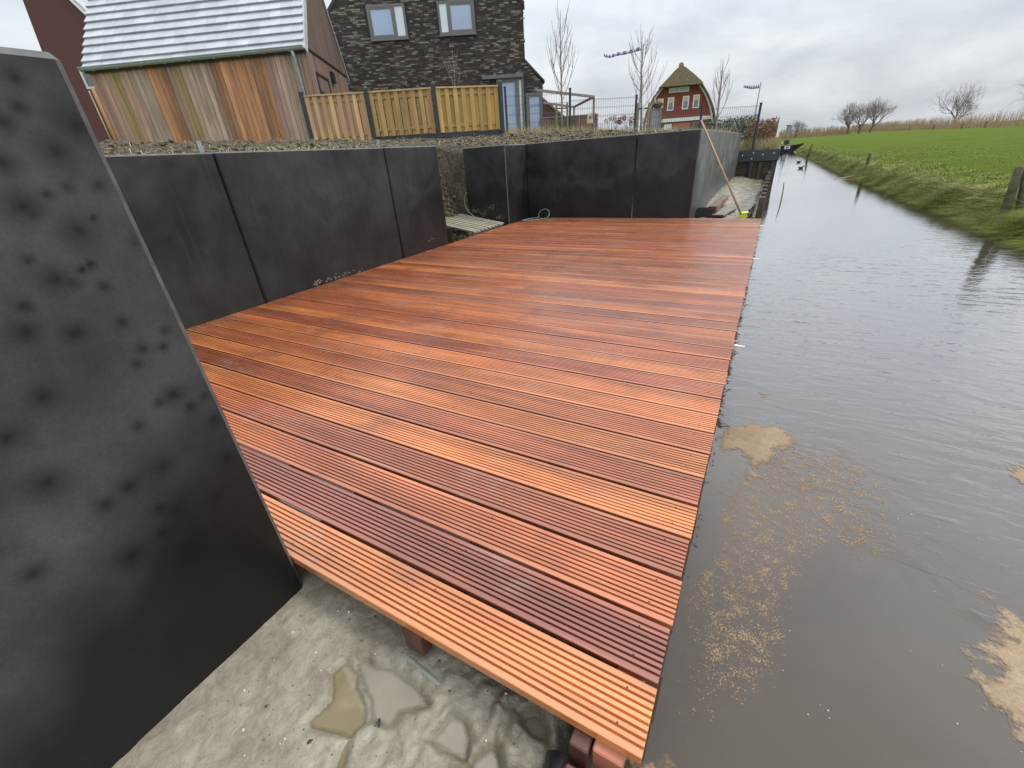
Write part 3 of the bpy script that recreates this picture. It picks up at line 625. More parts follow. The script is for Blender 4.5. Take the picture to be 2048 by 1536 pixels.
# cable loop lying on the deck end
P0 = [(-3.80, 7.14, .012), (-3.74, 7.28, .014), (-3.64, 7.48, .02), (-3.66, 7.54, .06), (-3.62, 7.56, .12), (-3.53, 7.56, .15), (-3.45, 7.53, .12), (-3.42, 7.48, .06), (-3.44, 7.42, .014), (-3.5, 7.30, .010), (-3.6, 7.16, .010), (-3.72, 7.10, .010), (-3.80, 7.13, .012)]
def spl(P, n=5):
    P = [Vector(p) for p in P]; out = []
    for i in range(len(P) - 1):
        a, b, c, d = P[max(i - 1, 0)], P[i], P[i + 1], P[min(i + 2, len(P) - 1)]
        for k in range(n):
            t = k / n; out.append(.5 * ((2 * b) + (c - a) * t + (2 * a - 5 * b + 4 * c - d) * t * t + (3 * b - a - 3 * c + d) * t ** 3))
    return out + [P[-1]]
tag(MB().tube(spl(P0), .0085, 6).build('cable_loop', M['cable'], smooth=True), 'grey cable loop standing up at the far left deck corner', 'cable')
P1 = [ay(*q, 6.80) for q in ((933, 385), (929, 396), (930, 408), (934, 418), (940, 426), (950, 434))]
tag(MB().tube(spl(P1), .009, 6).build('hanging_cable', M['cable'], smooth=True), 'thin grey cable hanging beside the short panel at the soil gap', 'cable')
# slatted duckboard in the gap
pr = thing('slatted_duckboard', (-4.4, 6.3, 0), 'pale slatted wooden duckboard lying in the soil gap', 'duckboard')
e0, e1 = Vector((-3.93, 5.78, .005)), Vector((-3.935, 6.77, .005)); dirw = Vector((-1.25, .13, .17))
for k in range(9):
    o = e0 + (e1 - e0) * (k + .08) / 9.; wv = (e1 - e0) / 9 * .56
    s_ = Vector((random.uniform(-.01, .01), 0, random.uniform(-.003, .003)))
    MB().obox(o + s_, dirw * random.uniform(.98, 1.02), wv, (0, 0, .028)).build('slat', M['pallet'], pr, bevel=.004, col=jit((.36, .315, .24), 0.125))
for t in (.06, .5, .94): MB().obox(e0 + dirw * t + Vector((0, 0, -.055)), dirw.normalized() * .07, e1 - e0, (0, 0, .052)).build('bearer', M['pallet'], pr, bevel=.004, col=(.22, .18, .13))
# conduit in the near mud
cp = [az(*q, -.131) for q in ((800, 1303), (845, 1342), (885, 1375), (925, 1405), (962, 1432), (1010, 1465), (1060, 1502), (1120, 1545))]
for p, dz in zip(cp, (-.004, .002, 0, -.012, -.008, -.002, -.002, -.004)): p.z += dz
pp = thing('half_buried_pipe', cp[0], 'muddy grey green pipe half buried in front of the deck', 'pipe')
MB().tube(spl(cp, 4), .0085, 10).build('pipe', M['pipe'], pp, True)
for k in (5, 6): a = cp[k]; d_ = (cp[k + 1] - a).normalized(); MB().tube([a, a + d_ * .008], .0098, 10).build('coupling_ring', M['pipe'], pp, True)
# splinters, shells, grit on the mud
for k, (a, b, w, m, lab) in enumerate((((909, 1372), (889, 1398), .007, 'hardwood_dark', 'red brown bark splinter beside the pipe on the mud'), ((759, 1436), (757, 1457), .0035, 'black', 'thin dark stick standing in the pale puddle'), ((612, 1490), (628, 1478), .004, 'hardwood_dark', 'curled red wood shaving on the mud near the bottom'))):
    A, B = az(*a, -.128), az(*b, -.13); s_ = (B - A).cross(Vector((0, 0, 1))).normalized() * w
    q = MB(); q.v += [A - s_ * .4, A + s_ * .4, (A + B) / 2 + s_ + Vector((0, 0, .006)), B + s_ * .2, B - s_ * .2, (A + B) / 2 - s_ + Vector((0, 0, .005))]; q.f.append((0, 1, 2, 5)); q.f.append((5, 2, 3, 4)); i = 6
    q.v += [p + Vector((0, 0, -.006)) for p in q.v[:6]]
    for f in ((0, 1), (1, 2), (2, 3), (3, 4), (4, 5), (5, 0)): q.f.append((f[0], f[0] + 6, f[1] + 6, f[1]))
    tag(q.build('wood_splinter', M[m]), lab, 'splinter')
def lump(b, c, r, seed, sx=1, sy=1, sz=.7):
    i = len(b.v); R = random.Random(seed); n1, n2 = 6, 3
    b.v.append(c + Vector((0, 0, r * sz)))
    for j in range(1, n2):
        for k in range(n1):
            a = 2 * math.pi * k / n1 + j; t = math.pi * j / n2; q = r * R.uniform(.65, 1.25); b.v.append(c + Vector((q * sx * math.sin(t) * math.cos(a), q * sy * math.sin(t) * math.sin(a), q * sz * math.cos(t))))
    b.v.append(c - Vector((0, 0, r * sz)))
    for k in range(n1): b.f.append((i, i + 1 + k, i + 1 + (k + 1) % n1))
    for j in range(n2 - 2):
        for k in range(n1): a = i + 1 + j * n1 + k; bb_ = i + 1 + j * n1 + (k + 1) % n1; b.f.append((a, a + n1, bb_ + n1, bb_))
    l = len(b.v) - 1
    for k in range(n1): b.f.append((l, l - n1 + (k + 1) % n1, l - n1 + k))
gr = MB(); wf = MB()
for k in range(420):
    x, y = random.uniform(-1.0, -.2), random.uniform(-.15, .5)
    if pud(x, y) > -.004: continue
    lump(wf if k % 6 == 0 else gr, Vector((x, y, mud_z(x, y))), random.uniform(.0008, .0026) * (1 if k % 9 else 1.8), k)
tag(gr.build('grit', M['clod'], recalc=False), 'dark grit scattered over the wet mud', kind='stuff'); tag(wf.build('shell_flecks', M['foam'], recalc=False), 'white shell flecks scattered over the wet mud', kind='stuff')
# clods and straw on the soil
cl = MB(); st = MB()
def drop(x, y):
    return soil_keep(x, y)
n = 0
for k in range(14000):
    t = random.random()
    if t < .30: x, y = -3.99 - abs(random.gauss(0, .7)), random.uniform(.8, 5.0)
    elif t < .62: x, y = random.uniform(-5.7, -4.2), random.uniform(5.05, 6.8)
    elif t < .85: x, y = random.uniform(-6.5, -1.15), 7.8 + abs(random.gauss(0, 1.6))
    else: x, y = random.uniform(-9, -4), random.uniform(2, 13)
    if not soil_keep(x, y) or y > 16: continue
    z = soil_z(x, y); r = random.choice((.015, .02, .025, .03, .045)) * random.uniform(.7, 1.2)
    if k % 6 < 4: lump(cl, Vector((x, y, z + r * .2)), r, k, 1.2, 1)
    else:
        a = random.uniform(0, 6.28); l = random.uniform(.04, .16); w = .003; dd = Vector((math.cos(a) * l, math.sin(a) * l, random.uniform(-.02, .07))); p = Vector((x, y, z + .015)); s_ = Vector((-math.sin(a), math.cos(a), 0)) * w
        mid = p + dd * .5 + Vector((0, 0, .012)); st.quad(p - s_, p + s_, mid + s_, mid - s_); st.quad(mid - s_, mid + s_, p + dd + s_ * .4, p + dd - s_ * .4)
tag(cl.build('soil_clods', M['clod'], recalc=False), 'loose brown clods on the soil behind the wall', kind='stuff'); tag(st.build('straw_litter', M['straw'], recalc=False), 'dry straw lying on the soil', kind='stuff')

# ================================================================== WATER SURFACE: scum, flecks, stick, birds
def scum(poly, label, seed):
    pts = [az(a, b, WZ) for a, b in poly]; cx = sum(p.x for p in pts) / len(pts); cy = sum(p.y for p in pts) / len(pts); xy = [(p.x, p.y) for p in pts]
    x0, x1, y0, y1 = min(p[0] for p in xy) - .03, max(p[0] for p in xy) + .03, min(p[1] for p in xy) - .03, max(p[1] for p in xy) + .03
    st = max(.005, (x1 - x0) / 90)
    o = grid('scum_mat', fr(x0, x1, st), fr(y0, y1, st), lambda x, y: WZ + .0025 + .0012 * fbm(x * 30, y * 30, seed), M['scum'], lambda x, y: sdp(x, y, xy) + fbm(x * 16, y * 16, seed, 6) * (.03 if seed > 3 else .012) > -.03); edge_attr(o, lambda x, y: sdp(x, y, xy) + fbm(x * 16, y * 16, seed, 6) * (.03 if seed > 3 else .012))
    tag(o, label, 'scum', 'mats of tan scum floating beside the deck')
scum([(1436, 880), (1450, 852), (1500, 846), (1560, 850), (1588, 868), (1596, 888), (1560, 905), (1540, 930), (1505, 938), (1480, 905), (1440, 900)], 'round tan scum mat close to the deck edge', 1)
scum([(1488, 948), (1510, 940), (1522, 955), (1505, 968)], 'small tan scum blob just below the round mat', 2)
scum([(1516, 785), (1540, 783), (1545, 790), (1525, 796)], 'small tan scum blob above the round mat', 3)
scum([(1998, 932), (2060, 925), (2075, 980), (2040, 974), (2015, 955)], 'tan scum mat at the right edge of the photo', 4)
scum([(1965, 1185), (2010, 1215), (2100, 1270), (2140, 1420), (2080, 1500), (2030, 1480), (2010, 1440), (1945, 1390), (1940, 1355), (1985, 1345), (1915, 1305), (1945, 1300), (1990, 1265), (1985, 1220)], 'largest ragged tan scum mat at the lower right', 5)
scum([(1260, 1520), (1290, 1500), (1330, 1512), (1345, 1545), (1300, 1570), (1250, 1565)], 'brown scum patch at the near deck corner', 6)
fl = MB(); ff = MB()
REG = [((1480, 1030), 42, 45, 300), ((1480, 1120), 30, 60, 330), ((1560, 1110), 42, 70, 460), ((1440, 1200), 62, 60, 500), ((1500, 1270), 50, 60, 440), ((1480, 1350), 60, 60, 260), ((1620, 960), 110, 60, 300), ((1720, 1090), 60, 40, 220), ((1850, 1110), 80, 40, 150), ((1400, 1350), 50, 90, 150), ((1370, 1450), 50, 50, 140), ((1560, 940), 60, 40, 120), ((1650, 1000), 160, 80, 260)]
def film_d(x, y):
    px, py, w_ = pj((x, y, WZ)); return min(1.0, sum(n / 420 * math.exp(-.5 * (((px - cx) / sx) ** 2 + ((py - cy) / sy) ** 2)) for (cx, cy), sx, sy, n in REG))
film = grid('scum_film', fr(.0, 1.15, .02), fr(.55, 2.4, .02), lambda x, y: WZ + .0016, M['film'], lambda x, y: film_d(x, y) > .05)
edge_attr(film, film_d); tag(film, 'fine tan scum film broken into flecks on the water beside the deck', kind='stuff')
for _ in range(40):
    q = az(random.uniform(1560, 2080), random.uniform(760, 1540), WZ + .001); r = random.uniform(.0009, .0022); lump(ff, q, r, _, sz=.8)
tag(ff.build('bubbles', M['foam'], recalc=False), 'tiny pale bubbles on the water', kind='stuff')
fg = MB()
for _ in range(420):
    y = random.uniform(.9, 7.5); x = random.uniform(-.05, .0); z = random.uniform(-.25, -.2); l = random.uniform(.006, .022); a = Vector((x, y, z)); fg.tri(a, a + Vector((random.uniform(-.01, .02), random.uniform(-.012, .012), -l)), a + Vector((random.uniform(.0, .012), random.uniform(.002, .010), -l * .3)))
tag(fg.build('edge_weed', M['oldwood'], recalc=False), 'dark weed and fibres hanging along the deck edge above the water', kind='stuff')
q = az(1562, 402, WZ); q1 = ay(1568, 365, q.y)
tag(MB().tube([q + Vector((0, 0, -.2)), q, (q + q1) / 2 + Vector((.008, 0, 0)), q1], [.014, .014, .012, .009], 6).build('stick', M['bark'], smooth=True), 'thin dark stick poking out of the water past the piles', 'stick')
def bird(px, py, head, lab):
    q = az(px, py, WZ); b = MB(); rows = 9; L = .2
    for i in range(rows + 1):
        t = i / rows; x = (t - .5) * L; w = .055 * math.sin(math.pi * min(1, t * .93 + .05)) ** .7 + .004; h = w * .85
        for j in range(8): a = 2 * math.pi * j / 8; b.v.append(q + Vector((x, w * math.cos(a) * .9, .03 + .03 * (t < .12) + h * math.sin(a))))
    for i in range(rows):
        for j in range(8): a, c = i * 8 + j, i * 8 + (j + 1) % 8; b.f.append((a, c, c + 8, a + 8))
    b.f.append(tuple(range(8))); b.f.append(tuple(rows * 8 + j for j in range(8)))
    nk = q + Vector((L * .36, 0, .055)); b.tube([nk + Vector((-.03, 0, -.03)), nk + Vector((.01, 0, .02 * head)), nk + Vector((.025, 0, .045 * head)), nk + Vector((.045, 0, .045 * head)), nk + Vector((.07, 0, .038 * head))], [.032, .024, .024, .016, .004], 7)
    tag(b.build('water_bird', M['bird'], smooth=True), lab, 'bird', 'two dark birds swimming on the far water')
bird(1597, 325, .4, 'farther of two dark birds swimming on the ditch'); bird(1601, 337, 1.0, 'nearer of two dark birds swimming on the ditch')

# ================================================================== BUILDINGS
def dep(px, py, D): return CAMP + ray(px, py) / FPX * D
Z3 = Vector((0, 0, 1))
# ---- cladded shed
ZE = 4.2
SA, SB, SC = az(172, 136, ZE), az(606, 92, ZE), az(691, 153, ZE)
F = Pl(SA, SB); sid = Vector((SC.x - SB.x, SC.y - SB.y, 0)); SL = sid.length; sid.normalize(); SP = Pl(SB, SC)
u_, zv = SP.uv(641, 0); slope = (zv - ZE) / max(.2, SL - u_); RZ = ZE + slope * SL / 2
shed = thing('cladded_shed', (SB.x, SB.y, 1.5), 'timber cladded shed with grey tiled roof behind the soil', 'shed')
z0 = 1.25; nb = 44; bw = F.L / nb; cb = MB().box((0, 0, 0), (bw * .93, .022, ZE - z0)).mesh('cladding_board', M['clad'])
rzF = math.atan2(F.d.y, F.d.x)
def cladcol(px):
    g, pk, o, ob, ol, br = (.42, .30, .225), (.45, .285, .205), (.52, .25, .115), (.40, .19, .09), (.36, .25, .11), (.33, .22, .15)
    for a, c in ((212, br), (232, pk), (262, pk), (278, ol), (300, pk), (334, g), (352, o), (372, ob), (384, g), (402, ol), (455, g), (470, ob), (486, o), (500, ob), (530, o), (548, ob), (562, o), (575, g), (900, g)):
        if px < a: return c
for k in range(nb):
    P = F.at(k * bw, 2.6); c = cladcol(pj(P + F.d * bw / 2)[0]); c = jit(c, 0.26)
    inst('cladding_board', cb, shed, F.at(k * bw + bw * .035, z0, -.024 + random.choice((0, 0, .006))), rzF, c) if F.n.dot(Vector((math.sin(rzF), -math.cos(rzF), 0))) < 0 else inst('cladding_board', cb, shed, F.at(k * bw + bw * .035, z0, random.choice((0, 0, .006))), rzF, c)
back = -F.n
MB().prism([F.at(.02, z0, -.03), F.at(F.L - .02, z0, -.03), F.at(F.L - .02, ZE, -.03), F.at(.02, ZE, -.03)], back * .06).build('front_wall', M['hardwood_dark'], shed)
# gable end, board by board
ng = 22; gw = SL / ng
for k in range(ng):
    a, b = k * gw + .006, (k + 1) * gw - .006; h = lambda q: ZE + slope * min(q, SL - q)
    MB().prism([SP.at(a, z0, .0), SP.at(b, z0, 0), SP.at(b, ZE - .03, 0), SP.at(a, ZE - .03, 0)], SP.n * .02).build('gable_board', M['clad_dark'], shed, col=jit(((.20, .135, .105) if k > 2 else (.26, .18, .14)), 0.175))
    MB().prism([SP.at(a, ZE + .02, .02), SP.at(b, ZE + .02, .02), SP.at(b, h(b), .02), SP.at(a, h(a), .02)], SP.n * .02).build('gable_board', M['clad_dark'], shed, col=jit((.150, .100, .080), 0.135))
MB().prism([SP.at(.02, z0, -.06), SP.at(SL - .02, z0, -.06), SP.at(SL - .02, ZE, -.06), SP.at(SL / 2, RZ - .05, -.06), SP.at(.02, ZE, -.06)], -SP.n * .06).build('gable_wall', M['hardwood_dark'], shed)
MB().obox(SP.at(-.02, ZE - .03, .0), SP.d * (SL + .04), SP.n * .05, Z3 * .05).build('eave_trim', M['black'], shed)
def quadwin(pl, pts, parent, name, mf, mg, fw=.07, split=(), out=.03, panes=None, sill=None):
    U = [pl.uv(*p) for p in pts]; u0 = (U[0][0] + U[3][0]) / 2; u1 = (U[1][0] + U[2][0]) / 2; z1 = (U[0][1] + U[1][1]) / 2; z0 = (U[2][1] + U[3][1]) / 2
    if u0 > u1: u0, u1 = u1, u0
    b = MB(); e = .03
    def barr(a0, a1, c0, c1, o=out): b.obox(pl.at(a0, c0, -.05), pl.d * (a1 - a0), pl.n * (o + .05), Z3 * (c1 - c0))
    barr(u0, u0 + fw, z0, z1); barr(u1 - fw, u1, z0, z1); barr(u0 + fw, u1 - fw, z0, z0 + fw); barr(u0 + fw, u1 - fw, z1 - fw, z1)
    xs = [u0 + fw] + [u0 + (u1 - u0) * t for t in split] + [u1 - fw]
    for t in xs[1:-1]: barr(t - fw * .55, t + fw * .55, z0 + fw, z1 - fw, out - .004)
    w = b.build(name, mf, parent)
    for k in range(len(xs) - 1):
        a, c = xs[k] + (fw * .55 if k else 0), xs[k + 1] - (fw * .55 if k + 1 < len(xs) - 1 else 0); m = mg if not panes else panes[k]
        MB().obox(pl.at(a, z0 + fw, .004), pl.d * (c - a), pl.n * .012, Z3 * (z1 - z0 - 2 * fw)).build('pane', m, w)
        if m is M['glass']:
            s = fw * .7; q = MB()
            for (a0, a1, c0, c1) in ((a, a + s, z0 + fw, z1 - fw), (c - s, c, z0 + fw, z1 - fw), (a + s, c - s, z0 + fw, z0 + fw + s), (a + s, c - s, z1 - fw - s, z1 - fw)): q.obox(pl.at(a0, c0, .017), pl.d * (a1 - a0), pl.n * (out - .024), Z3 * (c1 - c0))
            q.build('sash', mf, w)
    if sill: MB().obox(pl.at(u0 - .03, z0 - .05, -.02), pl.d * (u1 - u0 + .06), pl.n * (out + .09), Z3 * .048).build('sill', sill, w)
    return u0, u1, z0, z1
quadwin(SP, ((632, 143), (655, 160), (661, 190), (637, 190)), shed, 'gable_window', M['anthracite'], M['glass_dark'], .06, (), .05)
MB().obox(SP.at(SP.uv(661, 160)[0], SP.uv(665, 167)[1], .02), SP.d * .3, SP.n * .1, Z3 * .32).build('wall_lamp', M['black'], shed, bevel=.01)
# roof
up = (sid * (SL / 2) + Z3 * (RZ - ZE)).normalized(); nrm = F.d.cross(up).normalized()
ov = .17; R0 = SA - up * ov + nrm * .05; RL = ((SL / 2) ** 2 + (RZ - ZE) ** 2) ** .5 + ov
def on_roof(px, py): D = ray(px, py); return CAMP + D * ((R0 - CAMP).dot(nrm) / D.dot(nrm))
expo = ((on_roof(605, 9.8) - on_roof(605, 59.6)).dot(up)) / 3
nr = int(RL / expo) + 1; nt_ = 21; tw = (F.L + .12) / nt_
tmb = MB(); th = .06
tmb.hexa([(.002, 0, 0), (tw - .002, 0, 0), (tw - .002, expo + .05, -.028), (.002, expo + .05, -.028), (.002, 0, th), (tw - .002, 0, th), (tw - .002, expo + .05, .0), (.002, expo + .05, .0)])
tm = tmb.mesh('roof_tile', M['tile'])
roof = MB().prism([R0 - nrm * .04 + F.d * -.04, R0 - nrm * .04 + F.d * (F.L + .04), R0 - nrm * .04 + F.d * (F.L + .04) + up * RL, R0 - nrm * .04 - F.d * .04 + up * RL], -nrm * .05).build('roof', M['darkroof'], shed)
er = Matrix((F.d, up, nrm)).transposed().to_euler(); cnt = 0
for rr in range(nr):
    for k in range(nt_):
        if cnt >= 296: break
        p = R0 + up * (rr * expo) + F.d * (-.06 + k * tw + (0 if rr % 2 == 0 else tw * .5 * 0)) + nrm * (.0 + random.uniform(-.002, .003))
        o = inst('roof_tile', tm, roof, p, rot=er); o.location = p - ORG[shed.name]; ORG[o.name] = p; cnt += 1
for k in range(nr):                           # verge tiles folding over the gable edge
    p = R0 + up * (k * expo) + F.d * (F.L + .07); MB().obox(p - nrm * .13, F.d * .035, up * (expo + .02), nrm * .165).build('verge_tile', M['tile'], shed)
b2 = SC + SP.n * 0; MB().prism([SB - sid * 0 + Z3 * (RZ - ZE) + sid * (SL / 2) + SP.n * .1, SC + SP.n * .1 + sid * .15 - Z3 * .2, SC - SP.n * 6 + sid * .15 - Z3 * .2, SB + Z3 * (RZ - ZE) + sid * (SL / 2) - SP.n * 6], Z3 * .1).build('back_slope', M['tile'], shed)
# gutter and downpipe
gt = MB(); c0, c1 = F.at(-.1, ZE - .02, .12), F.at(F.L + .08, ZE - .02, .12); n_ = 8
for i in range(n_ + 1):
    a = math.pi + math.pi * i / n_
    for c in (c0, c1): gt.v.append(c + F.n * (.075 * math.cos(a)) + Z3 * (.085 * math.sin(a)))
for i in range(n_): a = i * 2; gt.f.append((a, a + 1, a + 3, a + 2))
gt.v += [c0 + F.n * .075, c0 + F.n * .095, c1 + F.n * .095, c1 + F.n * .075, c0 + F.n * .075 + Z3 * .015, c0 + F.n * .095 + Z3 * .015, c1 + F.n * .095 + Z3 * .015, c1 + F.n * .075 + Z3 * .015]; i = len(gt.v) - 8
for f in ((0, 1, 2, 3), (4, 5, 6, 7), (0, 1, 5, 4), (1, 2, 6, 5), (2, 3, 7, 6)): gt.f.append(tuple(i + q for q in f))
g_ = gt.build('gutter', M['zinc'], shed, recalc=False)
for k in range(9): p = F.at(.35 + k * .78, ZE - .02, .0); MB().bar(p + Z3 * -.10, p + F.n * .2 + Z3 * -.095, .03, .012).build('bracket', M['zinc'], g_)
ud = F.uv(590, 110)[0]; MB().tube([F.at(ud, ZE - .1, .12), F.at(ud, ZE - .25, .06), F.at(ud, 1.3, .06)], .05, 10).build('downpipe', M['zinc'], shed, True)

# ---- dark brick house
ZS = 5.7
W = Pl(az(742, 81, ZS), az(953, 68, ZS))
hs = thing('brick_house', W.at(4, 1.5), 'dark brown brick house with two upstairs windows', 'house')
uL, zL = W.uv(653, 24); uR, zR = W.uv(1046, 15); zEv = (zL + zR) / 2; sl = (W.uv(673, 0)[1] - zL) / max(.1, W.uv(673, 0)[0] - uL); sl = max(1.0, min(1.8, abs(sl))); zRg = zEv + sl * (uR - uL) / 2
uA, zA = W.uv(1048, 126); uB, zB = W.uv(1085, 165); zB2 = W.uv(1086, 187)[1]
poly = [(uL, 1.3), (uR, 1.3), (uR, zEv), ((uL + uR) / 2, zRg), (uL, zEv)]; polyA = [(uR, 1.3), (uB, 1.3), (uB, zB), (uR, zA)]
wall = MB().prism([W.at(u, z, 0) for u, z in poly], -W.n * 9).build('wall', M['mortar'], hs)
wallA = MB().prism([W.at(u, z, -.003) for u, z in polyA], -W.n * 5).build('lean_to_wall', M['mortar'], hs)
wins = [quadwin(W, ((732, 11), (808, 6), (817, 77), (742, 81)), hs, 'window', M['taupe'], M['glass'], .09, (.70,), .045, (M['glass'], M['glass_bright']), M['taupe']),
        quadwin(W, ((873, 2), (946, -1), (953, 67), (880, 71)), hs, 'window', M['taupe'], M['glass'], .09, (.28,), .045, (M['glass_bright'], M['glass']), M['taupe']),
        quadwin(W, ((992, 157), (1046, 153), (1052, 275), (1000, 278)), hs, 'glass_door', M['taupe'], M['glass'], .11, (.78,), .05, (M['glass'], M['glass_bright'])),
        quadwin(W, ((1051, 187), (1084, 184), (1087, 275), (1055, 276)), hs, 'glass_door', M['taupe'], M['glass'], .09, (), .05, (M['glass'],))]
def inpoly(u, z, P): return sdp(u, z, P) > .03
bl, bh_, jt = .205, .048, .012; bricks = []
z = 1.9; row = 0
while z < zRg:
    u = uL - .2 + (row % 2) * .11 + random.uniform(-.02, .02)
    while u < uB:
        l = bl * random.choice((1, 1, 1, .98, .62)); m_ = u + l / 2; zc = z + bh_ / 2
        if (inpoly(m_, zc, poly) or inpoly(m_, zc, polyA)) and not any(a - l / 2 - .0 < m_ < b + l / 2 and c - bh_ < zc < d for a, b, c, d in wins): bricks.append((u, z, l))
        u += l + jt
    z += bh_ + jt; row += 1
def bcol():
    t = random.random(); c = (.048, .041, .037) if t < .34 else (.072, .058, .049) if t < .58 else (.085, .058, .050) if t < .70 else (.14, .12, .092) if t < .86 else (.23, .205, .155)
    return jit(c, 0.200)
def bscore(b):
    x, y, w = pj(W.at(b[0] + b[2] / 2, b[1] + .024)); ok = 700 < x < 1040 and 3 < y < 164; return (not ok, w)
bricks.sort(key=bscore); rzW = math.atan2(W.d.y, W.d.x); flip = W.n.dot(Vector((math.sin(rzW), -math.cos(rzW), 0))) < 0
bm1 = {}
def bmesh_for(l):
    k = round(l, 3)
    if k not in bm1: bm1[k] = MB().box((0, -.009 if not flip else -.002, 0), (l, .002 if not flip else .009, bh_)).mesh('brick', M['brick'])
    return bm1[k]
bulk = MB(); bc = []
for i, (u, z, l) in enumerate(bricks):
    c = bcol(); pr_ = random.choice((0, 0, .002, .004))
    if i < 296:
        o = inst('brick', bmesh_for(l), wall, W.at(u, z, pr_), rzW, c); o.location = W.at(u, z, pr_) - ORG[hs.name]
    else:
        j = len(bulk.v); a = W.at(u, z, -.002); bulk.v += [a, a + W.d * l, a + W.d * l + Z3 * bh_, a + Z3 * bh_]; e = W.n * (.011 + pr_); bulk.v += [q + e for q in bulk.v[j:j + 4]]; bc += [c] * 8
        bulk.f += [(j + 4, j + 5, j + 6, j + 7), (j, j + 1, j + 5, j + 4), (j + 1, j + 2, j + 6, j + 5), (j + 2, j + 3, j + 7, j + 6), (j + 3, j, j + 4, j + 7)]
ob = tag(bulk.build('bricks', M['brick_bulk'], wall, recalc=False), kind='stuff')
at_ = ob.data.color_attributes.new('bcol', 'FLOAT_COLOR', 'POINT')
for i, c in enumerate(bc): at_.data[i].color = (*c, 1)
mid = (uL + uR) / 2
for a, b in (((uL - .06, zEv - .08), (mid, zRg + .06)), ((uR + .06, zEv - .08), (mid, zRg + .06))):
    MB().prism([W.at(a[0], a[1], .03), W.at(b[0], b[1], .03), W.at(b[0], b[1] + .16, .03), W.at(a[0], a[1] + .16, .03)], -W.n * 9.1).build('roof_slope', M['darkroof'], hs)
MB().prism([W.at(uR, zA + .02, .03), W.at(uB + .1, zB - .02, .03), W.at(uB + .1, zB + .08, .03), W.at(uR, zA + .14, .03)], -W.n * 5.1).build('lean_to_roof', M['darkroof'], hs)
MB().obox(W.at(W.uv(964, 160)[0], W.uv(964, 160)[1], 0), W.d * (W.uv(1046, 154)[0] - W.uv(964, 160)[0]), W.n * .16, Z3 * .13).build('canopy', M['taupe'], hs)

# ---- maroon house at the far left
MA = dep(35, 60, 24); MBp = dep(200, 50, 24.5); MP = Pl(MA, MBp)
mh = thing('maroon_house', MP.at(2, 1.5), 'maroon brick gable with white bargeboard at the far left', 'house')
p0, p1 = MP.uv(140, 0), MP.uv(192, 50); msl = (p1[1] - p0[1]) / (p1[0] - p0[0]); uL_ = MP.uv(33, 40)[0]; uE = p1[0] + 1.6
mz = lambda u: p0[1] + (u - p0[0]) * msl
uT = MP.uv(48, 0)[0] + .25; MB().prism([MP.at(uL_ - .25, 1.2), MP.at(uE, 1.2), MP.at(uE, mz(uE)), MP.at(uT, mz(uT))], -MP.n * 8).build('gable_wall', M['maroon'], mh)
MB().prism([MP.at(uT, mz(uT), .02), MP.at(uE + .2, mz(uE + .2), .02), MP.at(uE + .2, mz(uE + .2) + .26, .02), MP.at(uT, mz(uT) + .26, .02)], MP.n * .08).build('bargeboard', M['white'], mh)
MB().prism([MP.at(uT, mz(uT) + .27, .1), MP.at(uE + .3, mz(uE + .3) + .27, .1), MP.at(uE + .3, mz(uE + .3) + .37, .1), MP.at(uT, mz(uT) + .37, .1)], -MP.n * 8.2).build('roof_slope', M['tile'], mh)
for k in range(7):
    a = uT + .3 + k * .6; MB().prism([MP.at(a, mz(a) + .375, .05), MP.at(a + .7, mz(a + .7) + .375, .05), MP.at(a + .7, mz(a + .7) + .42, .05), MP.at(a, mz(a) + .40, .05)], -MP.n * 8.1).build('tile_course', M['tile'], mh)
# slim white glazed frame and posts beside the shed
GP = Pl(dep(160, 140, 13), dep(200, 140, 13.1)); gf = thing('glazed_frame', GP.at(0, 1.4), 'narrow white glazed frame standing left of the shed', 'frame')
quadwin(GP, ((158, 133), (180, 137), (194, 176), (173, 180)), gf, 'frame', M['white'], M['glass_dark'], .06, (), .03)
for (a, b, r_, m, c, lab) in (((186, 178), (232, 292), .055, 'pine', (.42, .22, .09), 'orange brown timber post beside the glazed frame'), ((178, 182), (222, 294), .02, 'pine', (.45, .36, .22), 'thin pale bamboo cane beside the orange brown post')):
    zt = dep(*a, 12.6); bt = Vector((zt.x, zt.y, left_z(zt.x, zt.y) - .1)); r = thing('garden_post', bt, lab, 'post')
    MB().tube([bt, bt + (zt - bt) * .5, zt], [r_, r_ * .97, r_ * .92], 8).build('shaft', M[m], r, True, col=c); MB().tube([zt, zt + Z3 * r_ * .5], [r_ * .9, r_ * .35], 8).build('tip', M[m], r, col=tuple(q * .8 for q in c))

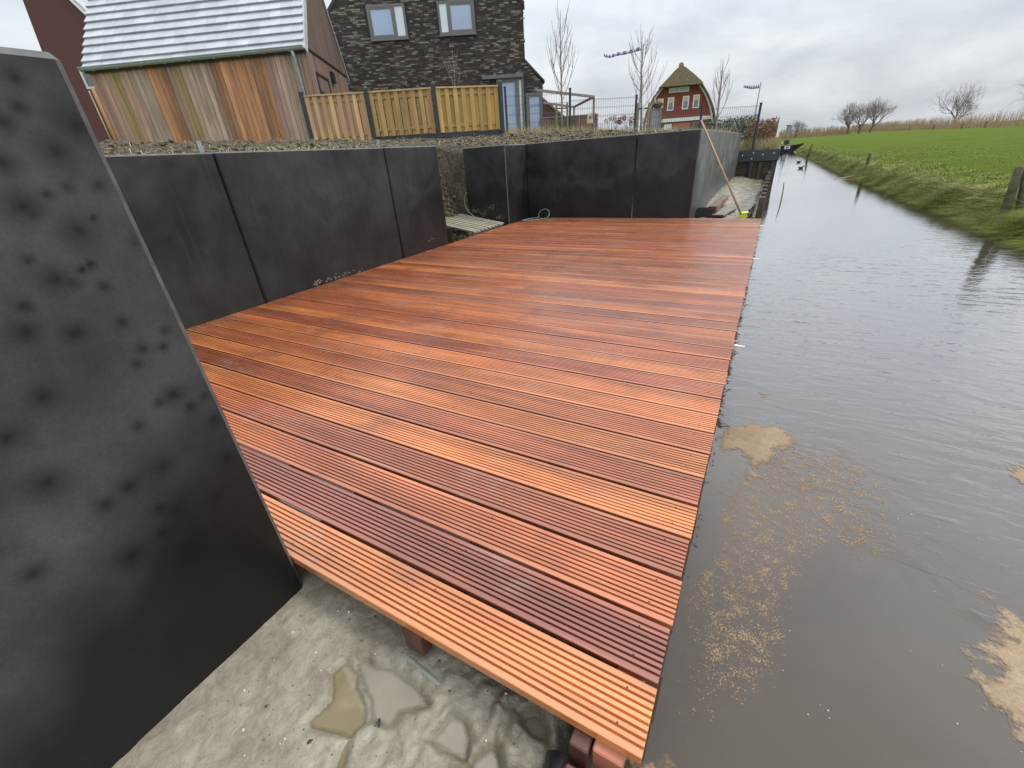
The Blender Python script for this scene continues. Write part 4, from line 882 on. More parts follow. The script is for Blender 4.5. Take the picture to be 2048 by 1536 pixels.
# ---- timber fence in front of the house
FT = 2.7
fp = [az(603, 189, FT), az(732, 181, FT), az(866, 172, FT), az(999, 168, FT)]
tf = thing('timber_fence', (fp[0].x, fp[0].y, 1.6), 'yellow brown board fence with four dark posts before the brick house', 'fence')
for k, p in enumerate(fp):
    g = left_z(p.x, p.y); d_ = (fp[min(k + 1, 3)] - fp[max(k - 1, 0)]); d_.z = 0; d_.normalize(); nn = Vector((d_.y, -d_.x, 0)); h = .05
    q = p + nn * .03; MB().obox(q - d_ * h - nn * h + Z3 * (g - .3 - p.z), d_ * 2 * h, nn * 2 * h, Z3 * (p.z + .05 - g + .3)).build('post', M['anthracite'], tf, bevel=.008)
    MB().tube([q + Z3 * .05, q + Z3 * .09], [.055, .01], 4).build('post_cap', M['anthracite'], tf)
for k in range(3):
    a, b = fp[k].copy(), fp[k + 1].copy(); d_ = b - a; d_.z = 0; L_ = d_.length; d_.normalize(); nn = Vector((d_.y, -d_.x, 0))
    if nn.dot(-a) < 0: nn = -nn
    rz = math.atan2(d_.y, d_.x); ga = min(left_z(a.x, a.y), left_z(b.x, b.y)); zb = ga + (.02 if k == 0 else .15); nbd = 15; bw_ = (L_ - .12) / nbd
    for j in range(nbd):
        front = j % 2 == 0; pc = a + d_ * (.06 + j * bw_ - (.012 if front else -.006)) + nn * (.022 if front else -.022)
        base = ((.60, .37, .20), (.53, .335, .125), (.50, .32, .105))[k]; c = jit(base, 0.24, .06)
        w_ = bw_ * (1.02 if front else 1.0); tb = MB().obox(Vector((pc.x, pc.y, zb + random.uniform(0, .012))), d_ * w_, nn * .016, Z3 * (FT - .06 - zb)); tb.build('board', M['pine'], tf, col=c)
    for zz in (FT - .2, zb + .12): MB().obox(Vector((a.x, a.y, zz)) + d_ * .05 - nn * .0045, d_ * (L_ - .1), nn * .024, Z3 * .07).build('rail', M['pine_rail'], tf, col=(.40, .27, .10))
    MB().obox(Vector((a.x, a.y, FT - .058)) + d_ * .05 - nn * .03, d_ * (L_ - .1), nn * .085, Z3 * .035).build('cap_rail', M['pine_rail'], tf, col=(.50, .37, .17))
    if k: MB().obox(Vector((a.x, a.y, ga - .15)) + d_ * .05 - nn * .01, d_ * (L_ - .1), nn * .03, Z3 * (.14 + .15)).build('gravel_board', M['anthracite'], tf)

# ---- wire mesh fence
MF = Pl((-6.6, 11.54), (-.65, 16.44)); pu = [.12, 1.89, 3.8, 5.83, 7.70]; pz = [2.62, 2.52, 2.29, 1.94, 1.93]
mf = thing('wire_mesh_fence', MF.at(0, 1.5), 'dark wire mesh fence with slim posts along the soil edge', 'fence')
for u, z in zip(pu, pz):
    P = MF.at(u, 0); g = left_z(P.x, P.y) - .4 if u < 7 else -.6
    o_ = MF.at(u - .025, g, -.02); MB().obox(o_, MF.d * .05, MF.n * .05, Z3 * (z - g)).build('post', M['anthracite'], mf, bevel=.004); MB().obox(MF.at(u - .03, z, -.025), MF.d * .06, MF.n * .06, Z3 * .02).build('post_cap', M['black'], mf)
for k in range(4):
    a, b = pu[k] + .03, pu[k + 1] - .03; zt = (2.44, 2.27, 1.97, 1.89)[k]; P = MF.at((a + b) / 2, 0); zb = left_z(P.x, P.y) + .03; w = MB(); t = .0042
    n = int((b - a) / .066)
    for i in range(n + 1): u = a + (b - a) * i / n; w.obox(MF.at(u - t / 2, zb, 0), MF.d * t, MF.n * t, Z3 * (zt - zb))
    m = max(2, int((zt - zb) / .2))
    for i in range(m + 1):
        for e in (0, .02): w.obox(MF.at(a, zb + (zt - .03 - zb) * i / m + e, .005), MF.d * (b - a), MF.n * t, Z3 * t * 1.2)
    tag(w.build('wire_mesh', M['wire'], mf, recalc=False), kind='stuff')

# ---- red house with thatched roof across the gardens
HA = ay(1300, 245.5, 64); HB = az(1428, 235.5, HA.z); RH = Pl(HA, HB)
rh = thing('thatched_house', RH.at(4, 1.0), 'red brick house with mossy bell shaped thatched roof', 'house')
def ru(x, y): return RH.uv(x, y)
OUT = [ru(*p) for p in ((1284, 262), (1287, 240), (1292, 223), (1305, 195), (1317.5, 178), (1335, 157.5), (1352, 139), (1362, 131), (1371, 135.5), (1389, 151), (1403.5, 165.5), (1417.5, 189), (1427, 214), (1431, 236), (1433, 256))]
INN = [ru(*p) for p in ((1291, 262), (1294, 240), (1299, 224), (1311, 198), (1323, 181), (1339, 162), (1354, 145), (1362, 139), (1370, 143), (1386, 157), (1399, 170), (1412, 192), (1420, 215), (1423, 236), (1425, 256))]
IN2 = [(a + (b_ - a) * .55, c + (d_ - c) * .55) for (a, c), (b_, d_) in zip(INN, OUT)]
n = len(OUT); dpt = 13; ex_ = ray(1372, 230); ex_.z = 0; ex_.normalize()
MB().prism([RH.at(u, z, -.35) for u, z in INN], ex_ * (dpt - .6)).build('wall', M['redbrick'], rh)
def arch(A_, B_, o0, o1):
    b = MB()
    for k in range(n - 1):
        p = [RH.at(*A_[k], o0), RH.at(*A_[k + 1], o0), RH.at(*B_[k + 1], o0), RH.at(*B_[k], o0)]; b.hexa(p + [(q + RH.n * (o1 - o0)) if o1 < 5 else (q + ex_ * o1) for q in p])
    return b
th_ = arch(IN2, OUT, .25, dpt).build('roof', M['thatch'], rh)
arch(INN, [(a + (c - a) * .93, b_ + (d_ - b_) * .93) for (a, b_), (c, d_) in zip(INN, IN2)], -.34, -.1).build('bargeboard', M['white'], rh)
hb = [ru(1318.5, 177.5), ru(1403, 166.5)]; zb_ = (hb[0][1] + hb[1][1]) / 2
hp = MB(); fan = [OUT[k] for k in range(4, 11)]; c_ = ru(1362, 172)
for k in range(len(fan) - 1):
    m0, m1 = fan[k], fan[k + 1]; h0 = (m0[1] - zb_) / (OUT[7][1] - zb_); h1 = (m1[1] - zb_) / (OUT[7][1] - zb_)
    a_, b_ = RH.at(m0[0], max(zb_, m0[1]), .62 - .34 * h0), RH.at(m1[0], max(zb_, m1[1]), .62 - .34 * h1)
    hp.quad(RH.at(m0[0], zb_, .62), RH.at(m1[0], zb_, .62), b_, a_); hp.quad(RH.at(m0[0], zb_, .62), RH.at(m1[0], zb_, .62), RH.at(m1[0], zb_ - .05, -.3), RH.at(m0[0], zb_ - .05, -.3)); hp.quad(a_, b_, b_ - RH.n * .8, a_ - RH.n * .8)
hp.build('thatch_hip', M['thatch'], th_, recalc=False)
MB().tube([RH.at(OUT[7][0], OUT[7][1] + .02, .1), RH.at(OUT[7][0], OUT[7][1] + .02, .1) + ex_ * dpt], .30, 8).build('ridge', M['ridge'], th_)
RW = Pl(RH.at(0, 0, -.35), RH.at(RH.L, 0, -.35))
def sq(x0, y0, x1, y1): return ((x0, y0), (x1, y0 - .0719 * (x1 - x0)), (x1 , y1 - .0719 * (x1 - x0)), (x0, y1))
quadwin(RW, sq(1338, 176, 1378, 186), rh, 'window', M['white'], M['glass_dark'], .10, (.5,), .08)
for x0, y0, x1, y1 in ((1315, 198, 1326.5, 216), (1334.5, 195.5, 1347.5, 222), (1364.5, 192.5, 1377.5, 219), (1385.5, 190, 1398.5, 216.5)):
    r_ = quadwin(RW, sq(x0, y0, x1, y1), rh, 'window', M['white'], M['glass_dark'], .13, (), .08)
    MB().obox(RW.at(r_[0] + .13, r_[3] - .13 - (r_[3] - r_[2]) * .3, .018), RW.d * (r_[1] - r_[0] - .26), RW.n * .02, Z3 * (r_[3] - r_[2]) * .3).build('blind', M['cream'], rh)
uw0, zw = ru(1290, 246); uw1 = ru(1424, 236)[0]
MB().obox(RW.at(uw0, zw - .1, 0), RW.d * (uw1 - uw0), RW.n * .15, Z3 * .38).build('string_course', M['white'], rh)
for a, b_, m in ((1328, 1344, 'white'), (1346, 1380, 'hardwood_red'), (1384, 1400, 'glass_dark')): ua, ub = RW.uv(a, 250)[0], RW.uv(b_, 245)[0]; MB().obox(RW.at(ua, 1.0, 0), RW.d * (ub - ua), RW.n * .08, Z3 * (zw - 1.3)).build('ground_floor_panel', M[m], rh)
cu, cz = RW.uv(1307, 215); MB().tube([RW.at(cu, 1.5, .4), RW.at(cu, RW.uv(1306, 190)[1], .4)], .10, 8).build('flue_pipe', M['white'], rh); MB().tube([RW.at(cu, RW.uv(1306, 190)[1], .4), RW.at(cu, RW.uv(1306, 189)[1] + .05, .4)], [.26, .2], 8).build('flue_cowl', M['white'], rh)

# ---- dark barn end, brown garden fence, pergola frame
BP = Pl(dep(1080, 230, 26), dep(1140, 230, 26.3)); ba = thing('dark_barn', BP.at(0, 1.5), 'dark low roof slope showing right of the brick house', 'barn')
b0_, b1_ = BP.uv(1078, 199), BP.uv(1138, 246)
MB().prism([BP.at(b0_[0] - 2, b0_[1] + 1.6), BP.at(b1_[0], b1_[1]), BP.at(b1_[0], 1.2), BP.at(b0_[0] - 2, 1.2)], -BP.n * 5).build('gable_wall', M['maroon'], ba)
MB().prism([BP.at(b0_[0] - 2, b0_[1] + 1.62, .05), BP.at(b1_[0] + .2, b1_[1] - .13, .05), BP.at(b1_[0] + .2, b1_[1] + .02, .05), BP.at(b0_[0] - 2, b0_[1] + 1.76, .05)], -BP.n * 5.1).build('roof_edge', M['thatch'], ba)
QP = Pl(dep(1084, 240, 19), dep(1196, 228, 21)); qf = thing('brown_garden_fence', QP.at(0, 1.5), 'low dark brown board fence behind the young tree', 'fence')
q0, qz0 = QP.uv(1084, 237); q1, qz1 = QP.uv(1195, 229); nq = 20
for k in range(nq):
    a = q0 + (q1 - q0) * k / nq; zt = qz0 + (qz1 - qz0) * k / nq; MB().obox(QP.at(a, 1.3, random.choice((0, .015))), QP.d * ((q1 - q0) / nq * .93), QP.n * .02, Z3 * (zt - 1.3)).build('board', M['clad_dark'], qf, col=jit((.14, .075, .055), 0.250))
MB().bar(QP.at(q0, qz0 + .02, .02), QP.at(q1, qz1 + .02, .02), .07, .04).build('cap_rail', M['grey_wood'], qf, col=(.22, .16, .14))
pg = thing('pergola_frame', az(1148, 214, 3.1), 'slender grey pergola frame behind the mesh fence', 'pergola')
pc = [az(1070, 180, 3.2), az(1188, 193.5, 3.2), az(1148, 214, 3.2) * 1, az(1070, 203.5, 3.2)]
for a, b_ in ((0, 1), (1, 2), (2, 3)): MB().bar(pc[a], pc[b_], .075, .09).build('beam', M['twig'], pg)
for k in (1, 2): MB().bar(Vector((pc[k].x, pc[k].y, 1.2)), pc[k] - Z3 * .05, .075, .075, (1, 0, 0)).build('post', M['twig'], pg)

# ================================================================== TREES AND PLANTS
def rv(a): return Vector((random.uniform(-a, a), random.uniform(-a, a), random.uniform(-a, a)))
def curve_branch(b, p, d, L, r0, r1, up_, n=4, sides=4, wob=.06):
    pts = [p.copy()]; d = d.normalized(); dirs = []
    for i in range(n): d = (d + Z3 * up_ / n + rv(wob)).normalized(); p = p + d * (L / n); pts.append(p.copy()); dirs.append(d.copy())
    b.tube(pts, [r0 + (r1 - r0) * i / n for i in range(n + 1)], sides, False); return pts, dirs
def young_tree(base, top, label, spread=1.0, nbr=17, start=.27, stakes=True, thick=1.0):
    t = thing('young_tree', base, label, 'tree', 'young bare trees in the garden'); tr = MB(); cr = MB(); H = (top - base).length; ax_ = (top - base).normalized()
    tp = [base + ax_ * H * k / 8 + rv(.012) * (k > 0) for k in range(9)]; tr.tube(tp, [(.034 * (1 - k / 8.6) + .005) * thick for k in range(9)], 7); tr.build('trunk', M['bark_pale'], t, True)
    for k in range(nbr):
        f = start + (.88 - start) * (k + random.random() * .6) / nbr; a = k * 2.4 + random.uniform(-.3, .3); p = base + ax_ * H * f; L = H * (.40 * (1 - f) + .16) * random.uniform(.85, 1.2)
        d_ = Vector((math.cos(a), math.sin(a), .75)); pts, dr = curve_branch(cr, p, Vector((d_.x * spread, d_.y * spread, d_.z)), L, .0125 * (1.25 - f) * thick, .0042 * thick, 1.7, 6, 4, .05)
        for q in range(3):
            if f > .7 and q: break
            i = random.randint(1, 4); a2 = random.uniform(0, 6.28); curve_branch(cr, pts[i], dr[i] + Vector((math.cos(a2), math.sin(a2), .2)) * .6, L * random.uniform(.35, .6), .006 * thick, .0032 * thick, 1.1, 4, 3, .05)
    tag(cr.build('crown', M['bark_pale'], t, True, recalc=False))
    if stakes:
        for s_ in (-1, 1):
            q = base + RV * .17 * s_; q.z = base.z - .4; MB().tube([q, q + Z3 * 1.2, q + Z3 * 1.25], [.036, .034, .02], 8).build('stake', M['pine'], t, col=(.26, .20, .11)); MB().bar(q + Z3 * 1.1, base + Z3 * (.7) + RV * .03 * s_, .05, .03).build('tie', M['black'], t)
def on_ground(px, py, Y): p = ay(px, py, Y); p.z = left_z(p.x, p.y) - .02; return p
young_tree(on_ground(1124, 262, 14.6), ay(1120, 24, 14.6), 'tall young bare tree tied to two stakes left in the garden', .75)
young_tree(on_ground(1283, 262, 15.2), ay(1284, 62, 15.2), 'wide young bare tree standing before the flag pole', 1.25)
young_tree(on_ground(1437, 235, 19), ay(1447, 118, 19), 'thin knotty young tree right of the thatched house', .55, 9, .3, False, 1.3)
young_tree(on_ground(985, 200, 13.5), ay(907, 92, 13.2) + Vector((0, 0, .1)), 'spindly sapling between board fence and brick house', .5, 8, .35, False, .6) if False else None
sp_ = on_ground(908, 180, 14.5); sp_.z = 1.5
young_tree(sp_, ay(905, 102, 14.5), 'spindly pale sapling between board fence and brick house', .7, 9, .45, False, .55)

def leafball(b, c, R, n, s, sq=1.0):
    for _ in range(n):
        v = rv(1)
        while v.length > 1 or v.length < .3: v = rv(1)
        v = v.normalized() * (R * (.72 + .3 * random.random())); v.z *= sq; p = c + v; a, e = rv(1).normalized() * s, rv(1).normalized() * s; b.quad(p - a, p - e * .5, p + a, p + e * .5)
for px, py, lab in ((1106, 252, 'leftmost clipped green box ball'), (1126, 246, 'middle clipped green box ball partly behind a stake'), (1143, 247, 'rightmost clipped green box ball by the mesh post')):
    c = ay(px, py, 16.6); r = thing('box_shrub', Vector((c.x, c.y, c.z - .3)), lab + ' before the brown fence', 'shrub', 'clipped box balls'); b = MB(); leafball(b, c, .155, 520, .022); tag(b.build('foliage', M['leaf_green'], r, recalc=False))
    MB().tube([c - Z3 * .5, c], [.02, .012], 6).build('stem', M['bark'], r)
for (px, py, Y, k, lab) in ((1175, 234, 17.5, 2, 'small clump of dried flower heads beside the cream bird box'), (1226, 240, 17.2, 7, 'left shrub of dried red brown flower heads along the soil'), (1258, 240, 17.2, 8, 'middle shrub of dried red brown flower heads along the soil'), (1305, 242, 17, 6, 'right shrub of dried red brown flower heads by the grey post')):
    c = on_ground(px, 262, Y); k = max(k, 3); r = thing('dried_hydrangea', c, lab, 'shrub', 'dried flower shrubs'); st_ = MB(); hd_ = MB()
    for q in range(k + 2):
        e = ay(px + random.uniform(-17, 17), py + random.uniform(-7, 7), Y + random.uniform(-.25, .25)); curve_branch(st_, c + rv(.04), e - c, (e - c).length, .007, .004, .05, 3, 3, .02); leafball(hd_, e, .075, 46, .026)
    st_.build('stems', M['bark'], r, recalc=False); tag(hd_.build('flower_heads', M['flower_dry'], r, recalc=False), kind='stuff')
# bird box, grey post with basket
c = ay(1180, 247, 16.4); r = thing('bird_box', Vector((c.x, c.y, 1.4)), 'cream bird box on a wooden post by the brown fence', 'bird box'); d_ = Vector((RV.x, RV.y, 0)).normalized(); nn = Vector((-d_.y, d_.x, 0)) * -1
MB().prism([c - d_ * .10, c + d_ * .10, c + d_ * .085 + Z3 * .26, c + Z3 * .31, c - d_ * .085 + Z3 * .26], -nn * .14).build('body', M['cream'], r, bevel=.004)
q = c + Z3 * .17 + nn * .004; MB().tube([q, q + nn * .01], .035, 10).build('entrance', M['flower_dry'], r); MB().bar(Vector((c.x, c.y, 1.3)), c + Z3 * .01 , .05, .05, d_).build('post', M['grey_wood'], r, col=(.25, .2, .15))
c = ay(1315, 217, 15.8); g_ = left_z(c.x, c.y); r = thing('grey_gate_post', Vector((c.x, c.y, g_)), 'thick weathered grey post carrying a planted basket', 'post')
for k in range(3): MB().obox(Vector((c.x, c.y, g_ - .2)) - d_ * .15 + d_ * (.101 * k), d_ * .099, -nn * .2, Z3 * (c.z - g_ + .2 + .008 * k)).build('plank', M['grey_wood'], r, col=jit((.30, .31, .31), 0.125))
bk = thing('planted_basket', c, 'small dark basket of pale plants on the grey post', 'basket'); MB().tube([c + Z3 * .012, c + Z3 * .05, c + Z3 * .12], [.08, .14, .17], 10).build('bowl', M['bark'], bk)
b = MB(); leafball(b, c + Z3 * .17, .13, 160, .03, .6); b.build('plants', M['straw'], bk, recalc=False)
# hedges
def hedge(name, x0, x1, y0, y1, z0, z1, n, s, m, lab, up=.35):
    r = thing(name, ((x0 + x1) / 2, y0, z0), lab, 'hedge'); b = MB(); st_ = MB()
    for _ in range(n):
        p = Vector((random.uniform(x0, x1), random.uniform(y0, y1), z0 + (z1 - z0) * random.random() ** .8)); hmax = z1 - (z1 - z0) * .55 * abs(fbm(p.x * 2.2, p.y * 2.2, 4)); 
        if p.z > hmax: continue
        a, e = rv(1).normalized() * s, rv(1).normalized() * s; b.quad(p - a, p - e * .5, p + a + Z3 * s * up, p + e * .5)
    for _ in range(70): p = Vector((random.uniform(x0, x1), random.uniform(y0, y1), z0 - .05)); st_.tube([p, p + Vector((random.uniform(-.1, .1), random.uniform(-.1, .1), (z1 - z0) * random.uniform(.7, 1.06)))], [.011, .004], 3)
    tag(b.build('foliage', m, r, recalc=False)); st_.build('stems', M['bark'], r, recalc=False)
hedge('beech_hedge', -.98, -.12, 16.75, 18.6, .66, 1.58, 6000, .038, M['leaf_brown'], 'russet dry leaved hedge above the timber bulkhead')
hedge('green_hedge', -3.2, -.9, 21, 22.2, 1.0, 1.85, 5200, .045, M['leaf_hedge'], 'dull green hedge behind the receding side wall')
b = MB()
for _ in range(2600):
    x, y = random.uniform(-.98, 0), random.uniform(16.62, 17.1); z = .66; h = random.uniform(.1, .45); q = Vector((x, y, z)); e = q + Vector((random.gauss(0, .08), random.gauss(0, .06), h)); w = Vector((.006, .002, 0)); b.tri(q - w, q + w, e)
for _ in range(2600):
    u = random.uniform(0, 7.4); P = MF.at(u, 0, random.gauss(-.1, .35)); z = left_z(P.x, P.y)
    if not soil_keep(P.x, P.y): continue
    q = Vector((P.x, P.y, z)); e = q + Vector((random.gauss(0, .06), random.gauss(0, .06), random.uniform(.06, .26))); w = Vector((.005, .003, 0)); b.tri(q - w, q + w, e)
tag(b.build('dry_grass', M['straw'], recalc=False), 'tufts of dry grass along the mesh fence and bulkhead', kind='stuff')

# bare trees beyond the meadow
def big_tree(base, H, label, seed, lean=0, fan=.66, levels=6, group='bare trees beyond the meadow'):
    H += max(0, base.z - .1); base = Vector((base.x, base.y, .1)); random.seed(seed); t = thing('bare_tree', base, label, 'tree', group); tr = MB(); cr = MB()
    def grow(p, d, L, r, lv):
        b = tr if lv >= levels - 1 else cr; pts, dr = curve_branch(b, p, d, L, r, r * .62, .12, 3, 5 if lv >= 3 else 3, .13)
        if lv == 0: return
        k = 3 if lv < levels else 4
        a0 = random.uniform(0, 6.28)
        for i in range(k):
            a = a0 + i * 6.283 / k + random.uniform(-.5, .5); o = dr[-1].orthogonal().normalized(); o2 = dr[-1].cross(o); nd = dr[-1] + (o * math.cos(a) + o2 * math.sin(a)) * fan * random.uniform(.55, 1.3); nd.z += .14
            grow(pts[random.choice((1, 2, 3, 3))], nd, L * random.uniform(.76, .98), max(r * .56, H * .0011), lv - 1)
    d0 = Vector((lean, 0, 1)); grow(base, d0, H * .15, H * .021, levels)
    tr.build('trunk', M['bark'], t, True, recalc=False); tag(cr.build('crown', M['twig'], t, recalc=False))
big_tree(dep(1699, 254, 150), 12.5, 'left bare tree of the cluster beyond the meadow', 3, -.05)
big_tree(dep(1721, 253, 150), 14, 'tallest middle bare tree of the cluster beyond the meadow', 4, .02)
big_tree(dep(1743, 251, 152), 13, 'right bare tree of the cluster beyond the meadow', 9, .08)
big_tree(dep(1907, 246, 110), 13.2, 'single bare tree standing free beyond the reeds', 12, .06)
big_tree(dep(2075, 240, 80), 13.5, 'bare tree reaching in at the right edge of the photo', 15, -.25)
big_tree(dep(1592, 266, 150), 8.2, 'round topped far willow at the end of the ditch', 21, 0, .8)
random.seed(11)
# reeds
RA, RB = az(2048, 252, .14), az(1702, 264.5, .14); rd_ = (RB - RA); rn = Vector((rd_.y, -rd_.x, 0)).normalized(); rd = MB()
def reed_at(t): return RA + rd_ * t
for k in range(15000):
    t = (random.random() ** 2.6) * 1.25 - .22; p = reed_at(t) + rn * random.uniform(0, 5); p.z = .1; dist = max(30, (p - CAMP).dot(FV)); h = (.55 + 1.9 * random.random() ** 1.8) * (1 + 1.9 * max(0, t)) * (1.0 + .25 * fbm(t * 60, 1)) ; w = dist * .00042 * random.uniform(.6, 1.3)
    e = p + Vector((random.gauss(0, .10) - .1, random.gauss(0, .10), h)); s_ = Vector((RV.x, RV.y, 0)) * w; rd.quad(p - s_, p + s_, e + s_ * .35, e - s_ * .35)
for k in range(2200):
    q = dep(random.uniform(1560, 1704), random.uniform(261.5, 265), random.uniform(150, 200)); q.z = .1; h = random.uniform(.8, 3.4) * (1 if random.random() < .5 else .5); s_ = Vector((RV.x, RV.y, 0)) * .10; rd.quad(q - s_, q + s_, q + Z3 * h + s_ * .4, q + Z3 * h - s_ * .4)
tag(rd.build('reed_belt', M['reed'], recalc=False), 'pale dry reeds edging the far side of the meadow', kind='stuff')
for k, px in enumerate((1685, 1731, 1778, 1825, 1877, 1935, 1983)):
    D = ray(px, 1); best = min((reed_at(t / 400) for t in range(-60, 401)), key=lambda p: abs(pj(p)[0] - px)); p = best - rn * 1.0; p.z = .1
    r = thing('meadow_post', p, ['leftmost', 'second', 'third', 'fourth', 'fifth', 'sixth', 'rightmost'][k] + ' small dark fence post before the reeds counted from the left', 'post', 'small posts before the reeds'); h = 1.0
    MB().tube([p - Z3 * .2, p + Z3 * h * .6, p + Vector((.04, 0, h))], [.16, .15, .13], 7).build('shaft', M['bark'], r); MB().tube([p + Vector((.04, 0, h)), p + Vector((.05, 0, h + .08))], [.13, .05], 7).build('tip', M['bark'], r)
# bank grass
gb = MB(); 
def blade(q, dirv, h, w):
    s_ = Vector((dirv.y, -dirv.x, 0)); s_ = s_.normalized() * w if s_.length > 1e-6 else Vector((w, 0, 0)); m_ = q + dirv * .45 + Z3 * h * .75; e = q + dirv * 1.15 + Z3 * h * .62; gb.quad(q - s_, q + s_, m_ + s_ * .8, m_ - s_ * .8); gb.tri(m_ - s_ * .8, m_ + s_ * .8, e)
for k in range(72000):
    y = 6.6 + (random.random() ** 1.7) * 40; dd = random.random() ** 1.6 * 1.5 - .04; x = bank_x(y) + dd; z = field_z(x, y); dist = math.hypot(x, y)
    tuft = fbm(x * 2.6, y * 2.6, 6); edge = 1 - ss(.1, .9, dd); h = (.05 + .12 * edge) * random.uniform(.6, 1.4) * (1 + .9 * tuft); 
    blade(Vector((x, y, z - .01)), Vector((random.gauss(-.05 - .09 * edge, .05), random.gauss(0, .06), 0)) * (1 + edge), h, .0028 * max(1, dist / 9))
for k in range(26000):
    y = 6.6 + (random.random() ** 1.5) * 26; dd = 1.2 + random.random() ** 1.3 * 3.5; x = bank_x(y) + dd; z = field_z(x, y); dist = math.hypot(x, y)
    blade(Vector((x, y, z - .01)), Vector((random.gauss(-.02, .035), random.gauss(0, .035), 0)), random.uniform(.02, .05), .0022 * max(1, dist / 11))
tag(gb.build('bank_grass', M['blade'], recalc=False), 'long tufted grass hanging over the far bank', kind='stuff')
ds = MB()
for k in range(2400):
    y = (random.choice((9.9, 10.3, 11.2, 12.8, 15.5, 17.3, 18.2)) + random.gauss(0, .22)) if k % 3 == 0 else random.uniform(7, 34); x = bank_x(y) + random.uniform(-.08, .4); z = field_z(x, y) + .02; a = random.uniform(0, 6.28); l = random.uniform(.08, .3); q = Vector((x, y, z)); e = q + Vector((math.cos(a) * l - .08, math.sin(a) * l, random.uniform(.0, .12))); w = Vector((.004, .004, .003)); ds.tri(q - w, q + w, e)
tag(ds.build('dead_stalks', M['straw'], recalc=False), 'pale dead stalks caught in the far bank', kind='stuff')
# leaning posts on the far bank
def bank_post(pb, pt, Y, r0, lab, fork=False):
    a, t = ay(*pb, Y), ay(*pt, Y * 1.0); r = thing('bank_post', a, lab, 'post', 'leaning posts on the far bank'); d_ = t - a
    MB().tube([a - d_ * .35, a, a + d_ * .5 + rv(.008), t - d_ * .04, t], [r0, r0, r0 * .95, r0 * .85, r0 * .5], 7).build('shaft', M['mossy'], r, True)
    if fork:
        q = a + Vector((r0 * 3.2, .06, 0)); MB().tube([q - d_ * .3, q, a + d_ * .45 + Vector((r0 * 2.3, .03, 0)), a + d_ * .93 + Vector((r0 * 1.4, .02, 0))], [r0 * .8, r0 * .8, r0 * .75, r0 * .5], 7).build('brace', M['mossy'], r, True)
        MB().tube([a + d_ * .3 - RV * .03, q + d_ * .3 + RV * .03], r0 * .35, 6).build('cross_tie', M['bark'], r)
M['mossy'] = simple('mossy_post_wood', (.045, .042, .02), (.12, .115, .06), 12, .85, .5, .01)
bank_post((2006, 428), (2040, 332), 8.55, .052, 'thick mossy forked post leaning at the right bank', True)
bank_post((1724, 356), (1741, 306), 18.2, .055, 'slender dark post leaning in the middle of the far bank')
bank_post((1617, 308), (1625, 288), 34, .055, 'small far leaning post near the moored boat')
# driftwood at the middle post
q = az(1705, 356, WZ); b = MB(); b.tube(spl([q + Vector((-.5, -.3, .0)), q + Vector((-.1, 0, .03)), q + Vector((.35, .3, .1)), q + Vector((.8, .7, .3))]), .02, 5); b.tube([q + Vector((.1, .1, .05)), q + Vector((.3, -.1, .14))], .012, 5)
tag(b.build('driftwood', M['straw'], smooth=True), 'pale branch lodged at the foot of the middle bank post', 'branch')

# moored boat, far building, flags
yb = 51; B0 = Vector((.15, yb, 0)); bt = thing('moored_boat', (1, yb, WZ), 'low black boat with raised pointed bow at the far end of the ditch', 'boat')
hl = MB(); secs = [(-.6, .50, .26, .5), (.1, .50, .27, .55), (.7, .50, .28, .55), (1.25, .40, .30, .45), (1.75, .16, .35, .2), (2.0, .02, .41, .03)]
for x, w, zt, wb in secs:
    k = ss(1.2, 2.05, x); hl.v += [Vector((x, yb - w, zt)), Vector((x, yb - wb * .7, WZ - .05 + .55 * k)), Vector((x, yb + wb * .7, WZ - .05 + .55 * k)), Vector((x, yb + w, zt))]
for i in range(len(secs) - 1):
    for j in range(4): a = i * 4 + j; c = i * 4 + (j + 1) % 4; hl.f.append((a, c, c + 4, a + 4))
hl.f.append((0, 1, 2, 3)); hl.f.append(tuple(20 + j for j in range(4))); hl.build('hull', M['black'], bt)
MB().box((.55, yb - .53, .0), (1.0, yb - .512, .24)).build('white_board', M['white'], bt); MB().box((.64, yb - .545, .06), (.91, yb - .532, .18)).build('board_field', M['slate_blue'], bt)
MB().box((.45, yb - .3, .34), (.85, yb + .3, .75)).build('cabin', M['steel_dark'], bt, bevel=.03); MB().tube([(.75, yb, .6), (.62, yb, 2.1)], [.03, .02], 6).build('mast', M['grey_wood'], bt, col=(.4, .36, .33))
b = MB(); lump(b, Vector((.3, yb - .5, .45)), .1, 3, sz=1); b.build('fender', M['white'], bt, True)
FB = dep(1575, 268, 260); fb_ = thing('far_building', FB, 'tiny blue grey building left of the far willow', 'building'); s_ = Vector((RV.x, RV.y, 0)).normalized()
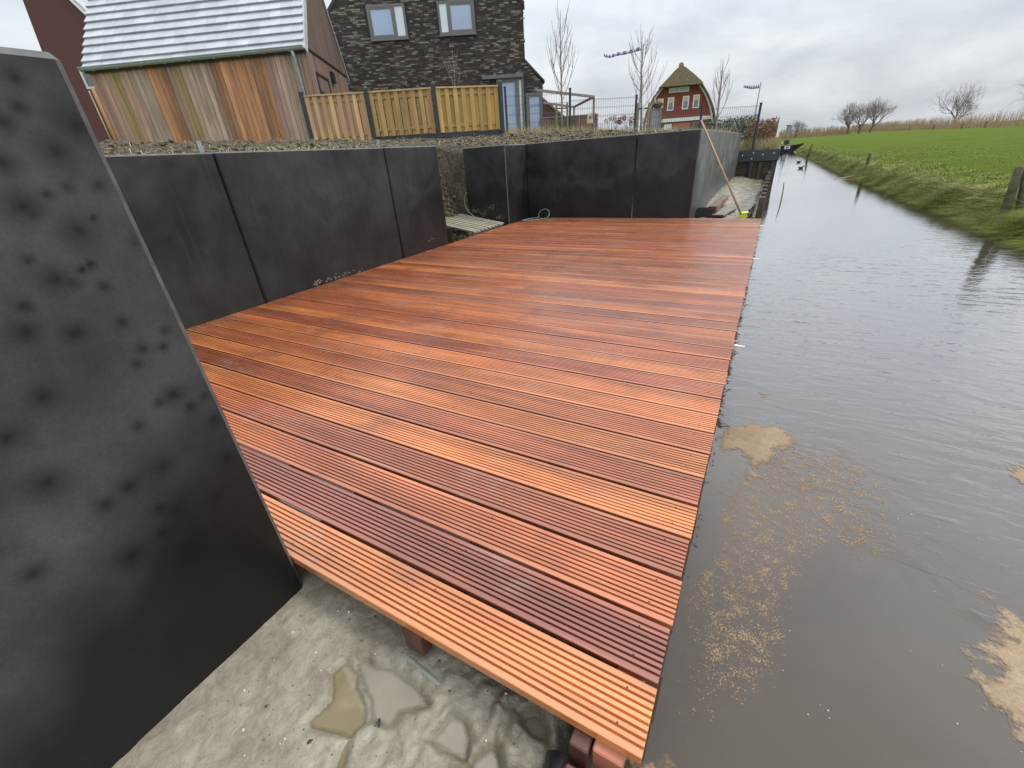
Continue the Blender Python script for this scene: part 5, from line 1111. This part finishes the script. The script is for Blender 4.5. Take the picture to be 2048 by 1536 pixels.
MB().prism([FB - s_ * 1.8, FB + s_ * 1.8, FB + s_ * 1.8 + Z3 * 4.2, FB - s_ * 1.2 + Z3 * 4.8], Vector((0, 6, 0))).build('wall', M['slate_blue'], fb_); MB().prism([FB - s_ * 2 + Z3 * 4.6, FB + s_ * 2 + Z3 * 4.1, FB + s_ * 2 + Z3 * 4.4, FB - s_ * 1.4 + Z3 * 5.0], Vector((0, 6, 0))).build('roof', M['darkroof'], fb_)
def flag(px, py, pbase, Y, ppts, wid, lab, labp):
    t = ay(px, py, Y); b_ = ay(*pbase, Y); r = thing('flag_pole', Vector((b_.x, b_.y, 1)), lab, 'flag pole', 'white flag poles'); MB().tube([Vector((t.x, t.y, .9)), t], [.05, .035], 8).build('pole', M['galv'], r); MB().tube([t, t + Z3 * .1], [.06, .02], 8).build('finial', M['white'], r)
    P = [ay(x, y, Y - .05 - .12 * math.sin(i * 1.5)) for i, (x, y) in enumerate(ppts)]; P = spl(P, 4); me = bpy.data.meshes.new('pennant'); vs = []; fs = []
    for i, p in enumerate(P): w = wid * (1 - .25 * i / len(P)); vs += [p, p - Z3 * w]
    n_ = len(P)
    for i in range(n_ - 1): fs.append((i * 2, i * 2 + 1, i * 2 + 3, i * 2 + 2))
    me.from_pydata([tuple(v - ORG[r.name]) for v in vs], [], fs); me.materials.append(M['pennant']); uvl = me.uv_layers.new(name='UVMap')
    for l in me.loops: uvl.data[l.index].uv = (l.vertex_index // 2 / (n_ - 1) * 16, .25 + (l.vertex_index % 2) * .5)
    for p in me.polygons: p.use_smooth = True
    o = bpy.data.objects.new('pennant', me); COL.objects.link(o); so = o.modifiers.new('s', 'SOLIDIFY'); so.thickness = .006; o.location = ORG[r.name]; ORG[o.name] = ORG[r.name]; tag(o, labp, 'pennant', 'purple and white pennants')
flag(1287, 88, (1284, 250), 36, [(1284, 92), (1268, 97), (1250, 102), (1234, 105), (1222, 109), (1214, 109), (1208, 107)], .22, 'slender white flag pole behind the wide young tree', 'long purple and white pennant blowing left above the garden')
flag(1522, 164, (1515, 240), 48, [(1520, 168), (1512, 170), (1503, 171), (1495, 170), (1488, 169)], .28, 'far white flag pole right of the mesh fence corner', 'small far purple and white pennant near the right mesh post')
